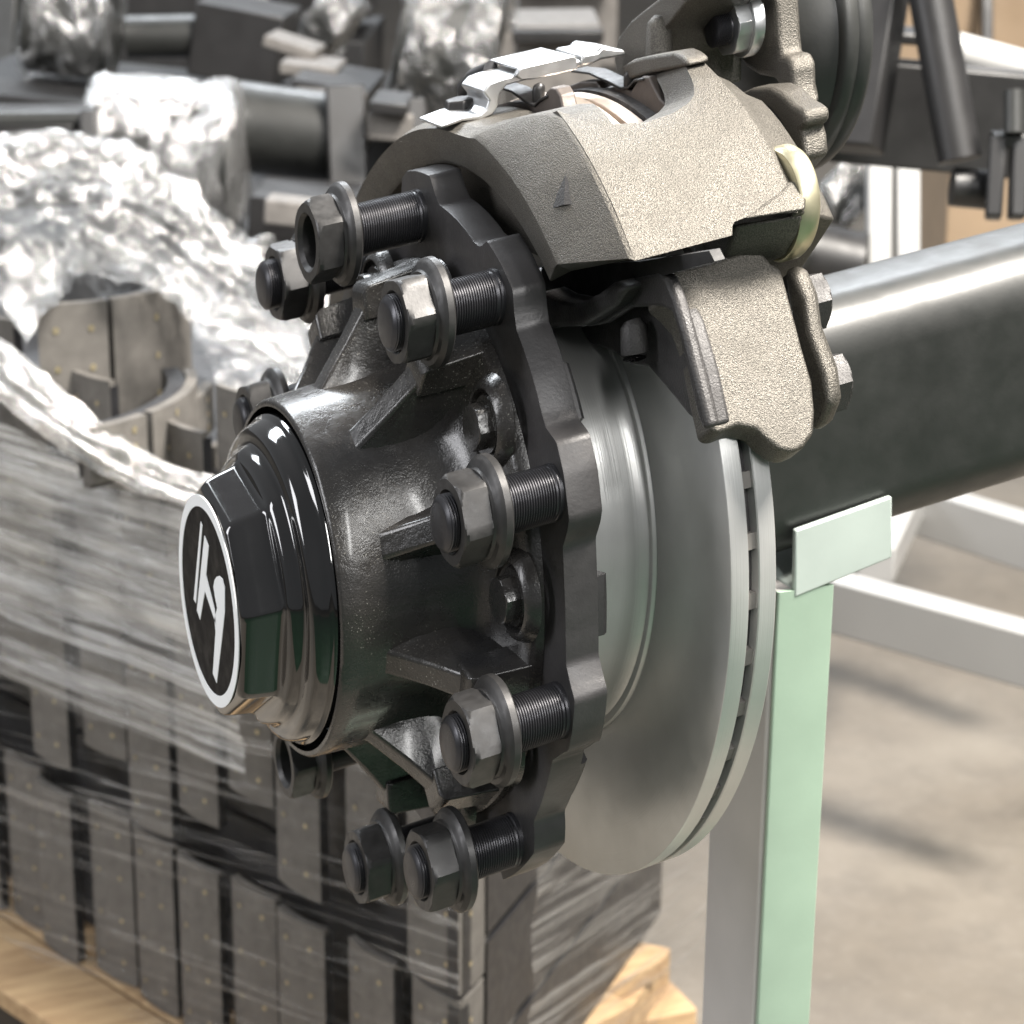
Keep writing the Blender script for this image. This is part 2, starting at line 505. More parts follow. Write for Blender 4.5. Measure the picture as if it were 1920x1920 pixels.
def flange_r(a):
    d = math.degrees(a)
    while d > 140.5: d -= 360
    while d < -219.5: d += 360
    if d < -57.5:
        e = (d - 24.15) % 36
        e = min(e, 36 - e)
        r = .1838 if e < 6.2 else .1838 - (.1838 - .1725) * min(1, (e - 6.2) / 3.0)
        if -70 < d < -57.5 or -100 < d < -88: r = min(r, .1838 - .024 * math.exp(-((d + 66) / 4) ** 2) - .012 * math.exp(-((d + 102) / 5) ** 2))
        return r
    return interp(tabF, d)
bm = NB()
add_lathe(bm, [(.0005, .1440), (0, .1470), (0, 0), (.0006, .0010), (.0150, .0010), (.0165, 0), (.0165, .150), (.0165, .1300)], n=480, close=True,
          rfun=lambda s, r, a: r if r > .1 else flange_r(a) - r - (.0012 if s in (0, .0165) else 0))
flange = finish("wheel_flange", bm, M['flange'], ax, True, 50)
# raised pads on the back edge of the flange
for a in (39.5, 4.0, -32, 113, 149, 185, 221, 257, 293):
    bm = NB()
    add_lathe(bm, [(.0166, .1600), (.0166, .1700), (.0270, .1700), (.0290, .1685), (.0290, .1600)], n=8)
    bm.free(); bm = NB()
    rows = [[pol(s, r, a - 5 + 10 * j / 8) for j in range(9)] for s, r in ((.0160, .1655), (.0215, .1658), (.0235, .1640), (.0235, .1560))]
    add_shell(bm, rows, lambda p: Vector((p.x - .001, p.y * .93, p.z * .93)))
    finish("flange_tab", bm, M['flange'], flange, True, 40)

# --- studs and nuts
hexrot = dict(A=30, C=12, E=55, F=0, G=13, H=27, B=0, D=20, I=5, J=20)
nutS = dict(A=-.0600, B=-.0485, C=-.0510, D=-.0520, E=-.0510, F=-.0510, G=-.0505, H=-.0505, I=-.0585, J=-.051)
endS = dict(A=-.0500, B=-.0560, C=-.0555, D=-.0565, E=-.0560, F=-.0560, G=-.0550, H=-.0550, I=-.0500, J=-.055)
for k, deg in STUD.items():
    c = pol(0, .1675, deg)
    bm = NB()
    pr = [(endS[k], .0098), (endS[k] + .0004, .0112), (endS[k] + .0016, .0128)]
    s = endS[k] + .0018
    while s < -.0040:
        pr += [(s, .01265), (s + .00045, .01345), (s + .00065, .01345), (s + .0011, .01265)]
        s += .00125
    pr += [(-.0025, .0128), (-.0020, .0136), (.002, .0136)]
    add_lathe(bm, pr, c.y, c.z, 40)
    stud = finish("wheel_stud", bm, M['thread'], ax, True, 30)
    bm = NB()
    n0 = nutS[k]; nd = n0 + .0132
    # ring shaped nut front so that a short stud sits down in the hole
    rot = R(hexrot[k])
    st = 48
    rings = []
    def hx(kk, s_, inner=False):
        out_ = []
        for j in range(st):
            a = 2 * math.pi * j / st
            t = ((a - rot) % (math.pi / 3)) - math.pi / 6
            rr = kk if inner else min(.0222 * math.cos(math.pi / 6) / math.cos(t), kk * .0222)
            out_.append(Vector((s_, c.y - rr * math.cos(a), c.z + rr * math.sin(a))))
        return out_
    rings = [hx(.0132, nd, True), hx(.0132, n0 + .0022, True), hx(.0150, n0, True), hx(.885, n0), hx(.93, n0 + .0006), hx(.97, n0 + .0016), hx(1.0, n0 + .0030), hx(1.0, nd - .0015), hx(.95, nd)]
    add_rings(bm, rings, close=True)
    nut = finish("wheel_nut", bm, M['nut'], stud, True, 24)
    bm = NB()
    add_lathe(bm, [(nd, .0132), (nd, .0206), (nd + .0010, .0212), (nd + .0014, .0216), (nd + .0020, .0240), (nd + .0032, .0252), (nd + .0042, .0262), (nd + .0072, .0262), (nd + .0080, .0254), (nd + .0080, .0132)], c.y, c.z, 48, close=True)
    finish("nut_washer", bm, M['nut'], stud, True, 32)

# --- brake disc
bm = NB()
add_lathe(bm, [(.0170, .110), (.0170, .1185), (.0600, .1185), (.0660, .1192), (.0672, .1202), (.0668, .1225), (.0672, .1240), (.0692, .1250), (.0685, .1262), (.0685, .1996), (.0689, .2003), (.0700, .2006),
               (.0775, .2006), (.0780, .2000), (.0780, .130), (.0780, .100)], n=256, close=False, cap0=False, cap1=False)
disc = finish("brake_disc", bm, M['disc'], ax, True, 38)
bm = NB()
add_lathe(bm, [(.0830, .120), (.0830, .2000), (.0835, .2006), (.0915, .2006), (.0920, .2000), (.0920, .120)], n=256, close=True)
finish("inner_disc_plate", bm, M['disc'], disc, True, 38)
bm = NB()
add_lathe(bm, [(.0775, .120), (.0775, .1935), (.0835, .1935), (.0835, .120)], n=128, close=True)
finish("vent_channel", bm, M['vent'], disc, True, 38)
for i in range(44):
    a = i * 360 / 44 + 2
    bm = NB()
    rows = [[pol(s, r, a + d) for s, r in ((.0778, .185), (.0778, .1980), (.0832, .1980), (.0832, .185))] for d in (-1.1, 1.1)]
    add_rings(bm, rows)
    finish("vent_vane", bm, M['tan'], disc, True, 0)

# --- axle beam: rectangular tube with rounded corners
bm = NB()
def rr_sec(x, y0, y1, z0, z1, rad, n=8):
    out = []
    for cx, cz, a0 in ((y1 - rad, z1 - rad, 0), (y0 + rad, z1 - rad, 90), (y0 + rad, z0 + rad, 180), (y1 - rad, z0 + rad, 270)):
        for i in range(n + 1):
            a = R(a0 + 90 * i / n)
            out.append(Vector((x, cx + rad * math.cos(a), cz + rad * math.sin(a))))
    return out
add_rings(bm, [rr_sec(x, -.045, .040, -.0585, -.0000 + .0800, .0300) for x in (.12, .3, .6, 1.0, 1.5)])
finish("axle_beam", bm, M['beam'], ax, True, 60)
bm = NB()
add_lathe(bm, [(.0925, .095), (.110, .098), (.125, .085), (.150, .065)], n=64)
finish("beam_collar", bm, M['beam'], ax, True, 50)

# --- brake caliper
cal_c = [(45, .242), (69, .242), (76, .228), (84, .2135), (90, .2125), (117, .2120), (134, .2120), (150, .2150), (165, .21)]
def phi_lim(r): return math.degrees(math.asin(.1545 / r)) if r < .19 else interp([(.19, 54.2), (.2135, 51.8), (.242, 45.3)], r)
bm = NB()
angs = [0, .03, .1, .2, .3, .4, .5, .6, .7, .8, .9, 1]
rows = []
for t in [i / 40 for i in range(41)]:
    row = []
    for (s, r) in ((.0300, .160), (.0300, .186), (.0165, .1905), (.0148, .1925), (.0100, .2100), (.0098, .2135), (.0112, .2160), (.0280, .2395), (.0302, .2420), (.0480, .2420), (.0500, .2300), (.0500, .160)):
        a0 = phi_lim(r); a = a0 + (158 - a0) * t
        ro = interp(cal_c, a)
        if r > .22: rr = ro
        elif r > .205: rr = min(r, ro - .003)
        else: rr = r
        s_ = s
        if r > .205 and ro < .24:
            w = (.242 - ro) / .03
            if .02 < s < .04: s_ = s - .013 * w * (1 if s > .029 else .9)
        row.append(pol(s_, rr - (.001 if r == .2395 and ro > .22 else 0), a))
    rows.append(row)
V = [[bm.verts.new(p) for p in r_] for r_ in rows]
nn = len(V[0])
for i in range(len(V) - 1):
    for j in range(nn):
        bm.faces.new((V[i][j], V[i][(j + 1) % nn], V[i + 1][(j + 1) % nn], V[i + 1][j]))
bm.faces.new(V[0]); bm.faces.new(V[-1])
caliper = finish("brake_caliper", bm, M['caliper'], ax, True, 32, .0016, 3)
# bridge over the disc, ending in the concave edge of the pad window
win = [(.030, 69.5), (.036, 67.6), (.0395, 66.3), (.050, 64.7), (.065, 63.7), (.080, 64.2), (.090, 65.3), (.096, 66.6), (.100, 69.0), (.104, 73.5), (.110, 76.0)]
bot = [(.030, 45.3), (.079, 45.4), (.0805, 46.9), (.0900, 47.2), (.1140, 46.1)]
bm = NB()
rows = []
for i in range(49):
    s = .0300 + (.1130 - .0300) * i / 48
    a0 = interp(bot, s); a1 = interp(win, s)
    rows.append([pol(s, .2422 - .0003 * (abs(2 * t / 24 - 1) ** 6), a0 + (a1 - a0) * t / 24) for t in range(25)])
add_shell(bm, rows, lambda p: Vector((p.x, p.y + .0300 , p.z * .985 - .006 * max(0, (p.z - .18) / .05))))
finish("caliper_bridge", bm, M['caliper'], caliper, True, 32)
# triangular recess mark cast into the face
bm = NB()
tri = [(0.0223,-0.1128,0.2027),(0.015,-0.1135,0.1887),(0.0195,-0.1211,0.1904),(0.0234,-0.1277,0.1917)]
t0, t1, t2, t3 = [Vector(p) for p in tri]
nrm = (t1 - t0).cross(t3 - t0).normalized()
if nrm.x > 0: nrm = -nrm
vv = [bm.verts.new(p) for p in (t0 + nrm * .0004, t1 + nrm * .0006, t2 + nrm * .0028, t3 + nrm * .0006, t1 - nrm * .003, t3 - nrm * .003, t0 - nrm * .003)]
for f in ((0, 1, 2), (0, 2, 3), (1, 4, 5, 3, 2), (0, 6, 4, 1), (0, 3, 5, 6), (4, 6, 5)): bm.faces.new([vv[i] for i in f])
finish("cast_arrow_mark", bm, M['darkcast'], caliper, True, 0)
# inboard housing
bm = NB()
hs = [(.108, 0), (.1135, .0), (.1170, -.004), (.160, -.012)]
hr = [(45, .2415), (64, .2415), (72, .2400), (80, .238), (95, .235), (110, .226), (125, .21)]
rows = []
for s, dr in ((.1125, .001), (.1165, -.0012), (.1230, -.006), (.1400, -.016)):
    rows.append([pol(s - (.004 if a > 70 else 0), interp(hr, a) + dr, a) for a in [46.3 + i * 2.4 for i in range(13)]])
add_shell(bm, rows, lambda p: Vector((p.x, p.y * .74, p.z * .74)))
finish("caliper_housing", bm, M['caliper'], caliper, True, 35, .0015, 2)
# raised end pad with step at the lower right of the bridge
bm = NB()
pts = [(0.0869,-0.1663,0.1769),(0.117,-0.1686,0.1747),(0.1222,-0.1593,0.1832),(0.1196,-0.1568,0.1854),(0.1144,-0.1562,0.1859),(0.1077,-0.1595,0.183),(0.0974,-0.1627,0.1803)]
add_prism(bm, pts, (0, .030, -.002))
finish("casting_step", bm, M['caliper'], caliper, True, 35, .0015, 2)
# lower cheek under the step
bm = NB()
pts = [(0.118,-0.112,0.157),(0.118,-0.1656,0.1725),(0.118,-0.1619,0.162),(0.118,-0.1522,0.1508),(0.118,-0.1339,0.1431),(0.118,-0.1103,0.1451)]
add_prism(bm, pts, (-.03, .01, 0))
finish("piston_cheek", bm, M['caliper'], caliper, True, 35, .002, 2)
bm = NB()
cc = (0.128,-0.1381,0.1716)
add_lathe(bm, [(.117, .0205), (.117, .0255), (.119, .0268), (.1250, .0268), (.1270, .0255), (.1275, .010)], cc[1], cc[2], 48)
finish("guide_pin_cap", bm, M['brass'], caliper, True, 40)

# upper lever housing behind the bridge
bm = NB()
o1 = [(0.118,0.043,0.2173),(0.118,0.0391,0.2293),(0.118,0.0219,0.2414),(0.118,-0.0004,0.2514),(0.118,-0.0276,0.263),(0.118,-0.0489,0.2677),(0.118,-0.044,0.2572),(0.118,-0.0287,0.2465),(0.118,-0.0141,0.2362),(0.118,-0.0065,0.2221),(0.118,-0.0077,0.2034),(0.118,0.031,0.1986)]
V0 = [Vector(p) for p in o1]
cen = sum(V0, Vector()) / len(V0)
rings = [[cen + (p - cen) * k + Vector((dx, 0, 0)) for p in V0] for dx, k in ((0, .86), (.001, .92), (.004, .97), (.010, 1.0), (.052, 1.0))]
add_rings(bm, rings)
finish("lever_housing", bm, M['caliper'], caliper, True, 50, .003, 3)
bm = NB()
for (p0, p1, rad) in (((0.118,-0.0135,0.2441), (0.118,-0.0148,0.2251), .0062),):
    p0 = Vector(p0); p1 = Vector(p1)
    add_tube(bm, [p0 + Vector((0, 0, .003)), p0, p1], [.003, rad, rad * 1.15], 16)
finish("cast_rib", bm, M['caliper'], caliper, True, 50)
# arm joining housing and bridge with the round bore
bm = NB()
pts = [(0.15,-0.0134,0.1935),(0.15,-0.0339,0.2022),(0.15,-0.0517,0.2086),(0.15,-0.0703,0.2114),(0.15,-0.0831,0.2098),(0.15,-0.0938,0.206),(0.15,-0.1005,0.2051),(0.15,-0.1067,0.2036),(0.15,-0.1078,0.1976),(0.15,-0.103,0.1949),(0.15,-0.1059,0.1907),(0.15,-0.1084,0.1814),(0.15,-0.095,0.1716),(0.15,-0.052,0.173),(0.15,-0.02,0.1834)]
add_prism(bm, pts, (.014, 0, 0))
finish("bore_arm", bm, M['caliper'], caliper, True, 40, .0025, 3)
bm = NB()
pts = [(0.1494,-0.0562,0.2011),(0.1494,-0.0636,0.2036),(0.1494,-0.0722,0.2029),(0.1494,-0.0809,0.1998),(0.1494,-0.0887,0.1947),(0.1494,-0.0945,0.1882),(0.1494,-0.0971,0.1819),(0.1494,-0.0924,0.1776),(0.1494,-0.0793,0.1825),(0.1494,-0.0647,0.1909)]
add_prism(bm, pts, (.004, 0, 0))
finish("bore_shade", bm, M['dark'], caliper, True, 40, .0015, 2)  # dark plate put in for the shade inside the bore
# mounting flange of the air chamber, lobed
bm = NB()
pts = [(0.172,0.0358,0.2514),(0.172,-0.0333,0.2566),(0.172,-0.0364,0.2412),(0.172,-0.0392,0.2282),(0.172,-0.0422,0.2195),(0.172,-0.0502,0.2196),(0.172,-0.0554,0.2154),(0.172,-0.0569,0.2051),(0.172,-0.0631,0.1953),(0.172,-0.0483,0.2),(0.172,-0.0368,0.2072),(0.172,-0.0202,0.2069),(0.172,-0.0063,0.2097),(0.172,0.0081,0.2159),(0.172,0.0218,0.225)]
add_prism(bm, pts, (.014, 0, 0))
finish("chamber_flange", bm, M['caliper'], caliper, True, 40, .003, 3)
cn = (0.16,-0.0206,0.2346)
bm = NB()
add_lathe(bm, [(.1605, .0110), (.1605, .0160), (.1620, .0165), (.1660, .0165)], cn[1], cn[2], 40)
hexbolt(bm, .1525, .1605, .0152, cn[1], cn[2], R(10))
cn_nut = finish("chamber_nut", bm, M['zinc'], caliper, True, 30)
bm = NB()
add_lathe(bm, [(.1435, .0060), (.1440, .0072)] + [(.1442 + .0009 * i + d, rr) for i in range(9) for d, rr in ((0, .0078), (.0004, .0083))] + [(.1535, .0080)], cn[1], cn[2], 32)
finish("chamber_stud", bm, M['thread'], cn_nut, True, 70)

# --- air chamber dish
bm = NB()
ac = (.060, .2063)
add_lathe(bm, [(.1900, .02), (.1912, .036), (.1965, .050), (.2070, .0610), (.2180, .0675), (.2255, .0705), (.2262, .0740), (.2290, .0757), (.2330, .0757), (.2355, .0745), (.2375, .0757), (.2420, .0757), (.2440, .0745), (.2450, .070), (.2480, .02)], ac[0], ac[1], 96)
chamber = finish("air_chamber", bm, M['beam'], ax, True, 50)
bm = NB()
add_lathe(bm, [(.2000, .0022), (.2040, .0022)], ac[0] - .0560, ac[1] + .012, 20)
finish("drain_hole_shade", bm, M['dark'], chamber, True, 40)  # dark disc painted for the shade in the drain hole

# --- pads and retaining parts in the window
for nm, x0, x1, pts in (("outer", .0520, .0600, [(0.056,0.054,0.2056),(0.056,0.0291,0.2115),(0.056,-0.0102,0.2159),(0.056,-0.0179,0.2184),(0.056,-0.0229,0.2237),(0.056,-0.0279,0.2261),(0.056,-0.0343,0.2264),(0.056,-0.0394,0.2236),(0.056,-0.0448,0.2142),(0.056,-0.0531,0.2089),(0.056,-0.0538,0.1935),(0.056,0.0535,0.1776)]),
                        ("inner", .1000, .1080, [(0.104,0.0683,0.204),(0.104,0.0413,0.2113),(0.104,0.0217,0.2136),(0.104,0.0151,0.2103),(0.104,-0.0098,0.2146),(0.104,-0.0196,0.2136),(0.104,-0.026,0.2191),(0.104,-0.0317,0.2224),(0.104,-0.0394,0.223),(0.104,-0.0443,0.2191),(0.104,-0.0516,0.2138),(0.104,-0.072,0.2078),(0.104,-0.0732,0.1912),(0.104,0.0669,0.1711)])):
    bm = NB()
    add_prism(bm, [(x0, p[1], p[2]) for p in pts], (x1 - x0, 0, 0))
    pad = finish("pad_backing_plate", bm, M['padsteel'], ax, True, 30, .0010, 3)
    bm = NB()
    f0, f1 = (.0600, .0684) if nm == "outer" else (.0935, .1000)
    add_shell(bm, [[pol(s, .2118, 75 + i * 2) for i in range(17)] for s in (f0, f1)], lambda p: Vector((p.x, p.y * .9, p.z * .9)))
    finish("friction_lining", bm, M['vent'], pad, True, 40)
# fresh rim of the disc seen in the window
for x0, x1, rr in ((.0690, .0776, .2140), (.0838, .0918, .2110)):
    bm = NB()
    add_shell(bm, [[pol(s, rr, 75 + i * 1.5) for i in range(26)] for s in (x0, x1)], lambda p: Vector((p.x, p.y * .92, p.z * .92)))
    finish("disc_rim_band", bm, M['rustdisc'], disc, True, 40, .0006, 2)
bm = NB()
add_shell(bm, [[pol(s, .2080, 75 + i * 1.5) for i in range(26)] for s in (.0774, .0840)], lambda p: Vector((p.x, p.y * .94, p.z * .94)))
finish("disc_rim_slot", bm, M['vent'], disc, True, 40)
# raised casting round the inboard side of the window
bm = NB()
pts = [(0.102,-0.0011,0.2225),(0.102,-0.0162,0.2285),(0.102,-0.031,0.2316),(0.102,-0.0609,0.2368),(0.102,-0.0688,0.2361),(0.102,-0.0745,0.2347),(0.102,-0.0769,0.232),(0.102,-0.0659,0.2297),(0.102,-0.0374,0.224),(0.102,-0.0137,0.2181)]
add_prism(bm, pts, (.012, 0, 0))
finish("window_rim", bm, M['caliper'], caliper, True, 30, .0030, 3)
# leaf springs
def strip(name, pts, w, th, m, parent, wdir=(0, -1, 0), bev=.0004):
    bm = NB()
    P = [Vector(p) for p in pts]; w_ = Vector(wdir).normalized() * w / 2
    rows = []
    for i, p in enumerate(P):
        d = (P[min(i + 1, len(P) - 1)] - P[max(0, i - 1)]).normalized()
        nrm = d.cross(w_).normalized() * th / 2
        rows.append([p - w_ - nrm, p + w_ - nrm, p + w_ + nrm, p - w_ + nrm])
    add_rings(bm, rows)
    return finish(name, bm, m, parent, True, 40, bev, 2)
for s0, pts in ((.056, [(0.056,0.0725,0.2146),(0.056,0.0434,0.2188),(0.056,0.0189,0.2187),(0.056,-0.0016,0.2153),(0.056,-0.0102,0.2151),(0.056,-0.0153,0.2183),(0.056,-0.0255,0.2217)]),
                (.104, [(0.104,0.0516,0.2158),(0.104,0.0284,0.2172),(0.104,0.0059,0.2154),(0.104,-0.0098,0.2138),(0.104,-0.0183,0.2156),(0.104,-0.0247,0.2195),(0.104,-0.0348,0.2214)])):
    strip("pad_spring", pts, .010, .0014, M['nut'], ax, (1, 0, 0))
for s0, c_ in ((.056, (0.056,-0.0047,0.2205)), (.104, (0.104,-0.0102,0.2184))):
    bm = NB(); add_box(bm, Vector(c_) + Vector((0, 0, -.001)), .0065, .006, .011)
    finish("spring_peg", bm, M['nut'], ax, True, 30, .003, 3)
# zinc retaining bracket across the window
bm = NB()
pts = [(0.0276,0.0,0.2257),(0.0313,0.0,0.2292),(0.0376,0.0,0.23),(0.055,0.0,0.2307),(0.0814,0.0,0.2308),(0.0821,0.0,0.2275),(0.0562,0.0,0.2268),(0.0405,0.0,0.2262),(0.0371,0.0,0.2227),(0.036,0.0,0.2166),(0.0331,0.0,0.2134),(0.0276,0.0,0.2119),(0.017,0.0,0.2131),(0.0056,0.0,0.2118),(0.0044,0.0,0.2138),(0.0164,0.0,0.2156),(0.0262,0.0,0.2149),(0.0296,0.0,0.2166),(0.0313,0.0,0.2207)]
add_prism(bm, pts, (0, .030, 0))
finish("retaining_bracket", bm, M['zinc'], ax, True, 40, .0020, 4)
bm = NB()
pts = [(0.046,-0.004,0.234),(0.0532,-0.004,0.2342),(0.0751,-0.004,0.2346),(0.0772,-0.004,0.2326),(0.0779,-0.004,0.2271),(0.0533,-0.004,0.227),(0.0469,-0.004,0.228),(0.044,-0.004,0.231)]
add_prism(bm, pts, (0, .004, 0))
pts = [(0.046,-0.004,0.234),(0.0532,-0.004,0.2342),(0.0751,-0.004,0.2346),(0.0775,-0.004,0.2331),(0.0541,-0.004,0.2329),(0.0463,-0.004,0.2326)]
add_prism(bm, pts, (0, .040, 0))
finish("pad_retainer", bm, M['zinc'], ax, True, 40, .0010, 2)
bm = NB()
pts = [(0.0811,-0.002,0.2335),(0.0894,-0.002,0.2332),(0.0917,-0.002,0.2354),(0.1049,-0.002,0.2312),(0.1056,-0.002,0.2284),(0.0918,-0.002,0.2289),(0.0871,-0.002,0.2277),(0.0806,-0.002,0.228)]
add_prism(bm, pts, (0, .034, 0))
finish("retainer_tongue", bm, M['zinc'], ax, True, 40, .0012, 2)
bm = NB()
P = [Vector(p) for p in [(0.044,0.064,0.2096),(0.044,0.0626,0.2168),(0.044,0.0508,0.2237),(0.044,0.0292,0.2307)]]
add_tube(bm, P, [.004, .005, .005, .004], 12)
finish("wear_sensor_hose", bm, M['shoe'], ax, True, 60)
cb_ = (0.026,0.026,0.2145)
bm = NB()
st = 6
rings = [[Vector((cb_[0] + r_ * math.cos(R(60 * j + 20)), cb_[1] + r_ * math.sin(R(60 * j + 20)), cb_[2] + z_)) for j in range(6)] for z_, r_ in ((-.012, .0085), (.0035, .0085), (.0050, .0078))]
add_rings(bm, rings)
finish("bracket_bolt", bm, M['nut'], ax, True, 30, .0006, 2)

# --- caliper carrier
bm = NB()
A0 = Vector((0.0639,-0.163,0.1356)); 
face = [(0.0537,-0.1488,0.1548),(0.0607,-0.1478,0.1562),(0.079,-0.1482,0.1557),(0.0991,-0.1475,0.1566),(0.1058,-0.1487,0.155),(0.1091,-0.1528,0.1495),(0.1132,-0.1552,0.1463),(0.1128,-0.1661,0.1318),(0.1122,-0.1789,0.1148),(0.1123,-0.1892,0.101),(0.1095,-0.1975,0.09),(0.1059,-0.2034,0.082),(0.0992,-0.2064,0.0781),(0.093,-0.2069,0.0774),(0.0874,-0.2052,0.0797),(0.0831,-0.2018,0.0842),(0.0791,-0.1978,0.0896),(0.0714,-0.1954,0.0927),(0.0617,-0.1961,0.0918),(0.0579,-0.1946,0.0938),(0.0587,-0.1845,0.1073),(0.0602,-0.1722,0.1237),(0.0594,-0.1633,0.1355),(0.0556,-0.1587,0.1416),(0.051,-0.1548,0.1468)]
add_prism(bm, face, (0, .013, -.0095))
carrier = finish("caliper_carrier", bm, M['caliper'], ax, True, 30, .0042, 4)
# dark outboard web of the carrier
bm = NB()
pts = [(0.06,-0.0729,0.1278),(0.06,-0.1379,0.1474),(0.06,-0.1532,0.1443),(0.06,-0.1664,0.1358),(0.06,-0.1822,0.1163),(0.06,-0.195,0.0949),(0.06,-0.1852,0.0908),(0.06,-0.1684,0.093),(0.06,-0.1465,0.1001),(0.06,-0.1268,0.1057),(0.06,-0.107,0.1026),(0.06,-0.0892,0.1042),(0.06,-0.0617,0.1026),(0.06,-0.0489,0.1079),(0.06,-0.0704,0.1166)]
add_prism(bm, pts, (.008, 0, 0))
finish("carrier_web", bm, M['darkcast'], carrier, True, 30, .002, 3)
bm = NB()
pts = [(0.051,-0.0676,0.1273),(0.051,-0.0886,0.1358),(0.051,-0.1058,0.1449),(0.051,-0.1498,0.1576),(0.051,-0.1594,0.1575),(0.051,-0.1684,0.1496),(0.051,-0.1786,0.1372),(0.051,-0.2047,0.0993),(0.051,-0.1999,0.0966),(0.051,-0.1945,0.1008),(0.051,-0.1725,0.1354),(0.051,-0.1657,0.1427),(0.051,-0.1551,0.1429),(0.051,-0.1236,0.1358),(0.051,-0.0964,0.1223),(0.051,-0.0743,0.1159)]
add_prism(bm, pts, (.0065, 0, 0))
finish("carrier_web_rib", bm, M['darkcast'], carrier, True, 30, .0022, 3)
bm = NB()
pts = [(0.042,-0.0369,0.1274),(0.042,-0.0486,0.1309),(0.042,-0.064,0.1305),(0.042,-0.0875,0.1336),(0.042,-0.1063,0.141),(0.042,-0.1244,0.1503),(0.042,-0.1368,0.1502),(0.042,-0.125,0.1391),(0.042,-0.108,0.1306),(0.042,-0.0875,0.121),(0.042,-0.0658,0.116),(0.042,-0.0375,0.1084)]
add_prism(bm, pts, (.020, 0, 0))
finish("carrier_arm", bm, M['darkcast'], carrier, True, 30, .003, 3)
bm = NB()
P = [Vector(p) for p in [(0.052,-0.1252,0.1303),(0.052,-0.1265,0.1276),(0.052,-0.1284,0.1157),(0.052,-0.1285,0.1127)]]
add_tube(bm, P, [.004, .0062, .0066, .0055], 16)
finish("cast_boss", bm, M['darkcast'], carrier, True, 50)
# inboard plate with bolts
bm = NB()
pts = [(0.117,-0.1487,0.1436),(0.117,-0.1605,0.1442),(0.117,-0.1711,0.1344),(0.117,-0.1763,0.1205),(0.117,-0.1921,0.1042),(0.117,-0.1973,0.0905),(0.117,-0.1909,0.0788),(0.117,-0.182,0.0726),(0.117,-0.1697,0.0989),(0.117,-0.1577,0.1215)]
add_prism(bm, pts, (.010, 0.004, 0))
finish("carrier_plate", bm, M['caliper'], carrier, True, 30, .004, 3)
for u in ((0.132,-0.1453,0.1226), (0.132,-0.1673,0.0888)):
    bm = NB()
    add_lathe(bm, [(.1250, .0140), (.1255, .0160), (.1285, .0160)], u[1], u[2], 32)
    hexbolt(bm, .1395, .1280, .0150, u[1], u[2], R(15))
    finish("carrier_bolt", bm, M['darkcast'], carrier, True, 30)
# dark plate added for the shade inside the gap between caliper and carrier
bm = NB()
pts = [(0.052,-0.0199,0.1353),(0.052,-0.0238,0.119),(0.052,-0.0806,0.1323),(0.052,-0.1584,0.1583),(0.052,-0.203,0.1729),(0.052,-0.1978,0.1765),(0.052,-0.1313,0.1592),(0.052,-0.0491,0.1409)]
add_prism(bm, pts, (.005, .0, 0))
finish("gap_shade_plate", bm, M['dark'], ax, True, 30)
for i, (u, v) in enumerate(((0, 0), (1, 0), (2, 0), (3, 0))):
    c_ = [(0.056,-0.0867,0.1415), (0.066,-0.0922,0.1439), (0.076,-0.0977,0.1447), (0.086,-0.1058,0.147), (0.096,-0.1138,0.1487)][i]
    bm = NB(); add_box(bm, Vector(c_), .0055, .006, .010)
    finish("pad_clip", bm, M['padsteel'], ax, True, 30, .0008, 2)

# ================================================================== the stand
st_ = empty("axle_stand", "pale grey steel stand, green reflection painted on its front, with an angle bracket cradling the black axle beam", "stand", loc=(.2, -.02, -.95))
def place(o, e):
    o.parent = e
    o.matrix_parent_inverse = e.matrix_world.inverted()
bpy.context.view_layer.update()
STZ = -.95
bm = NB()
br_f = [(0.1907,-0.05,-0.0047),(0.2505,-0.05,0.0077),(0.2531,-0.05,-0.0281),(0.1921,-0.05,-0.0434)]
bA, bB, bC, bD = [Vector(p) for p in br_f]
# front plate following the slope of the beam
add_prism(bm, [bA, bB, bC, bD], (0, .004, 0))
o = finish("bracket_plate", bm, M['steel'], None, False, 30, .001, 2); place(o, st_)
bm = NB()
add_prism(bm, [bD + Vector((0, .004, 0)), bC + Vector((0, .004, 0)), bC + Vector((0, .004, .005)), bD + Vector((0, .004, .005))], (0, .095, 0))
o = finish("bracket_shelf", bm, M['steel'], None, False, 30, .001, 2); place(o, st_)
post = [(0.1819,-0.046,-0.0455),(0.2171,-0.046,-0.0453),(0.1795,-0.046,-0.2986),(0.2176,-0.046,-0.3071)]
x0 = (post[0][0] + post[2][0]) / 2; x1 = (post[1][0] + post[3][0]) / 2
bm = NB()
ztop = bD.z + .004
def sq(z, x0, x1, y0, y1, rad=.003):
    return [Vector((p.y, p.z, z)) for p in [Vector((0, q.y, q.z)) for q in rr_sec(0, x0, x1, y0, y1, rad, 4)]]
add_rings(bm, [sq(z, x0, x1, -.046, .016) for z in (STZ, -.5, ztop)])
o = finish("post", bm, M['greypost'], None, False, 60); place(o, st_)
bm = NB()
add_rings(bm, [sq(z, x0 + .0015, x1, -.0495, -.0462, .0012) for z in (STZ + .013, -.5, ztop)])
o = finish("green_reflection_plate", bm, M['mint'], None, False, 60); place(o, st_)  # thin plate added to carry the green floor reflection on the grey post
bm = NB()
add_box(bm, Vector(((x0 + x1) / 2, -.015, STZ + .006)), .22, .22, .012)
o = finish("foot_plate", bm, M['mint'], None, False, 30, .001, 2); place(o, st_)
print("post", x0, x1, "bracket", br_f)
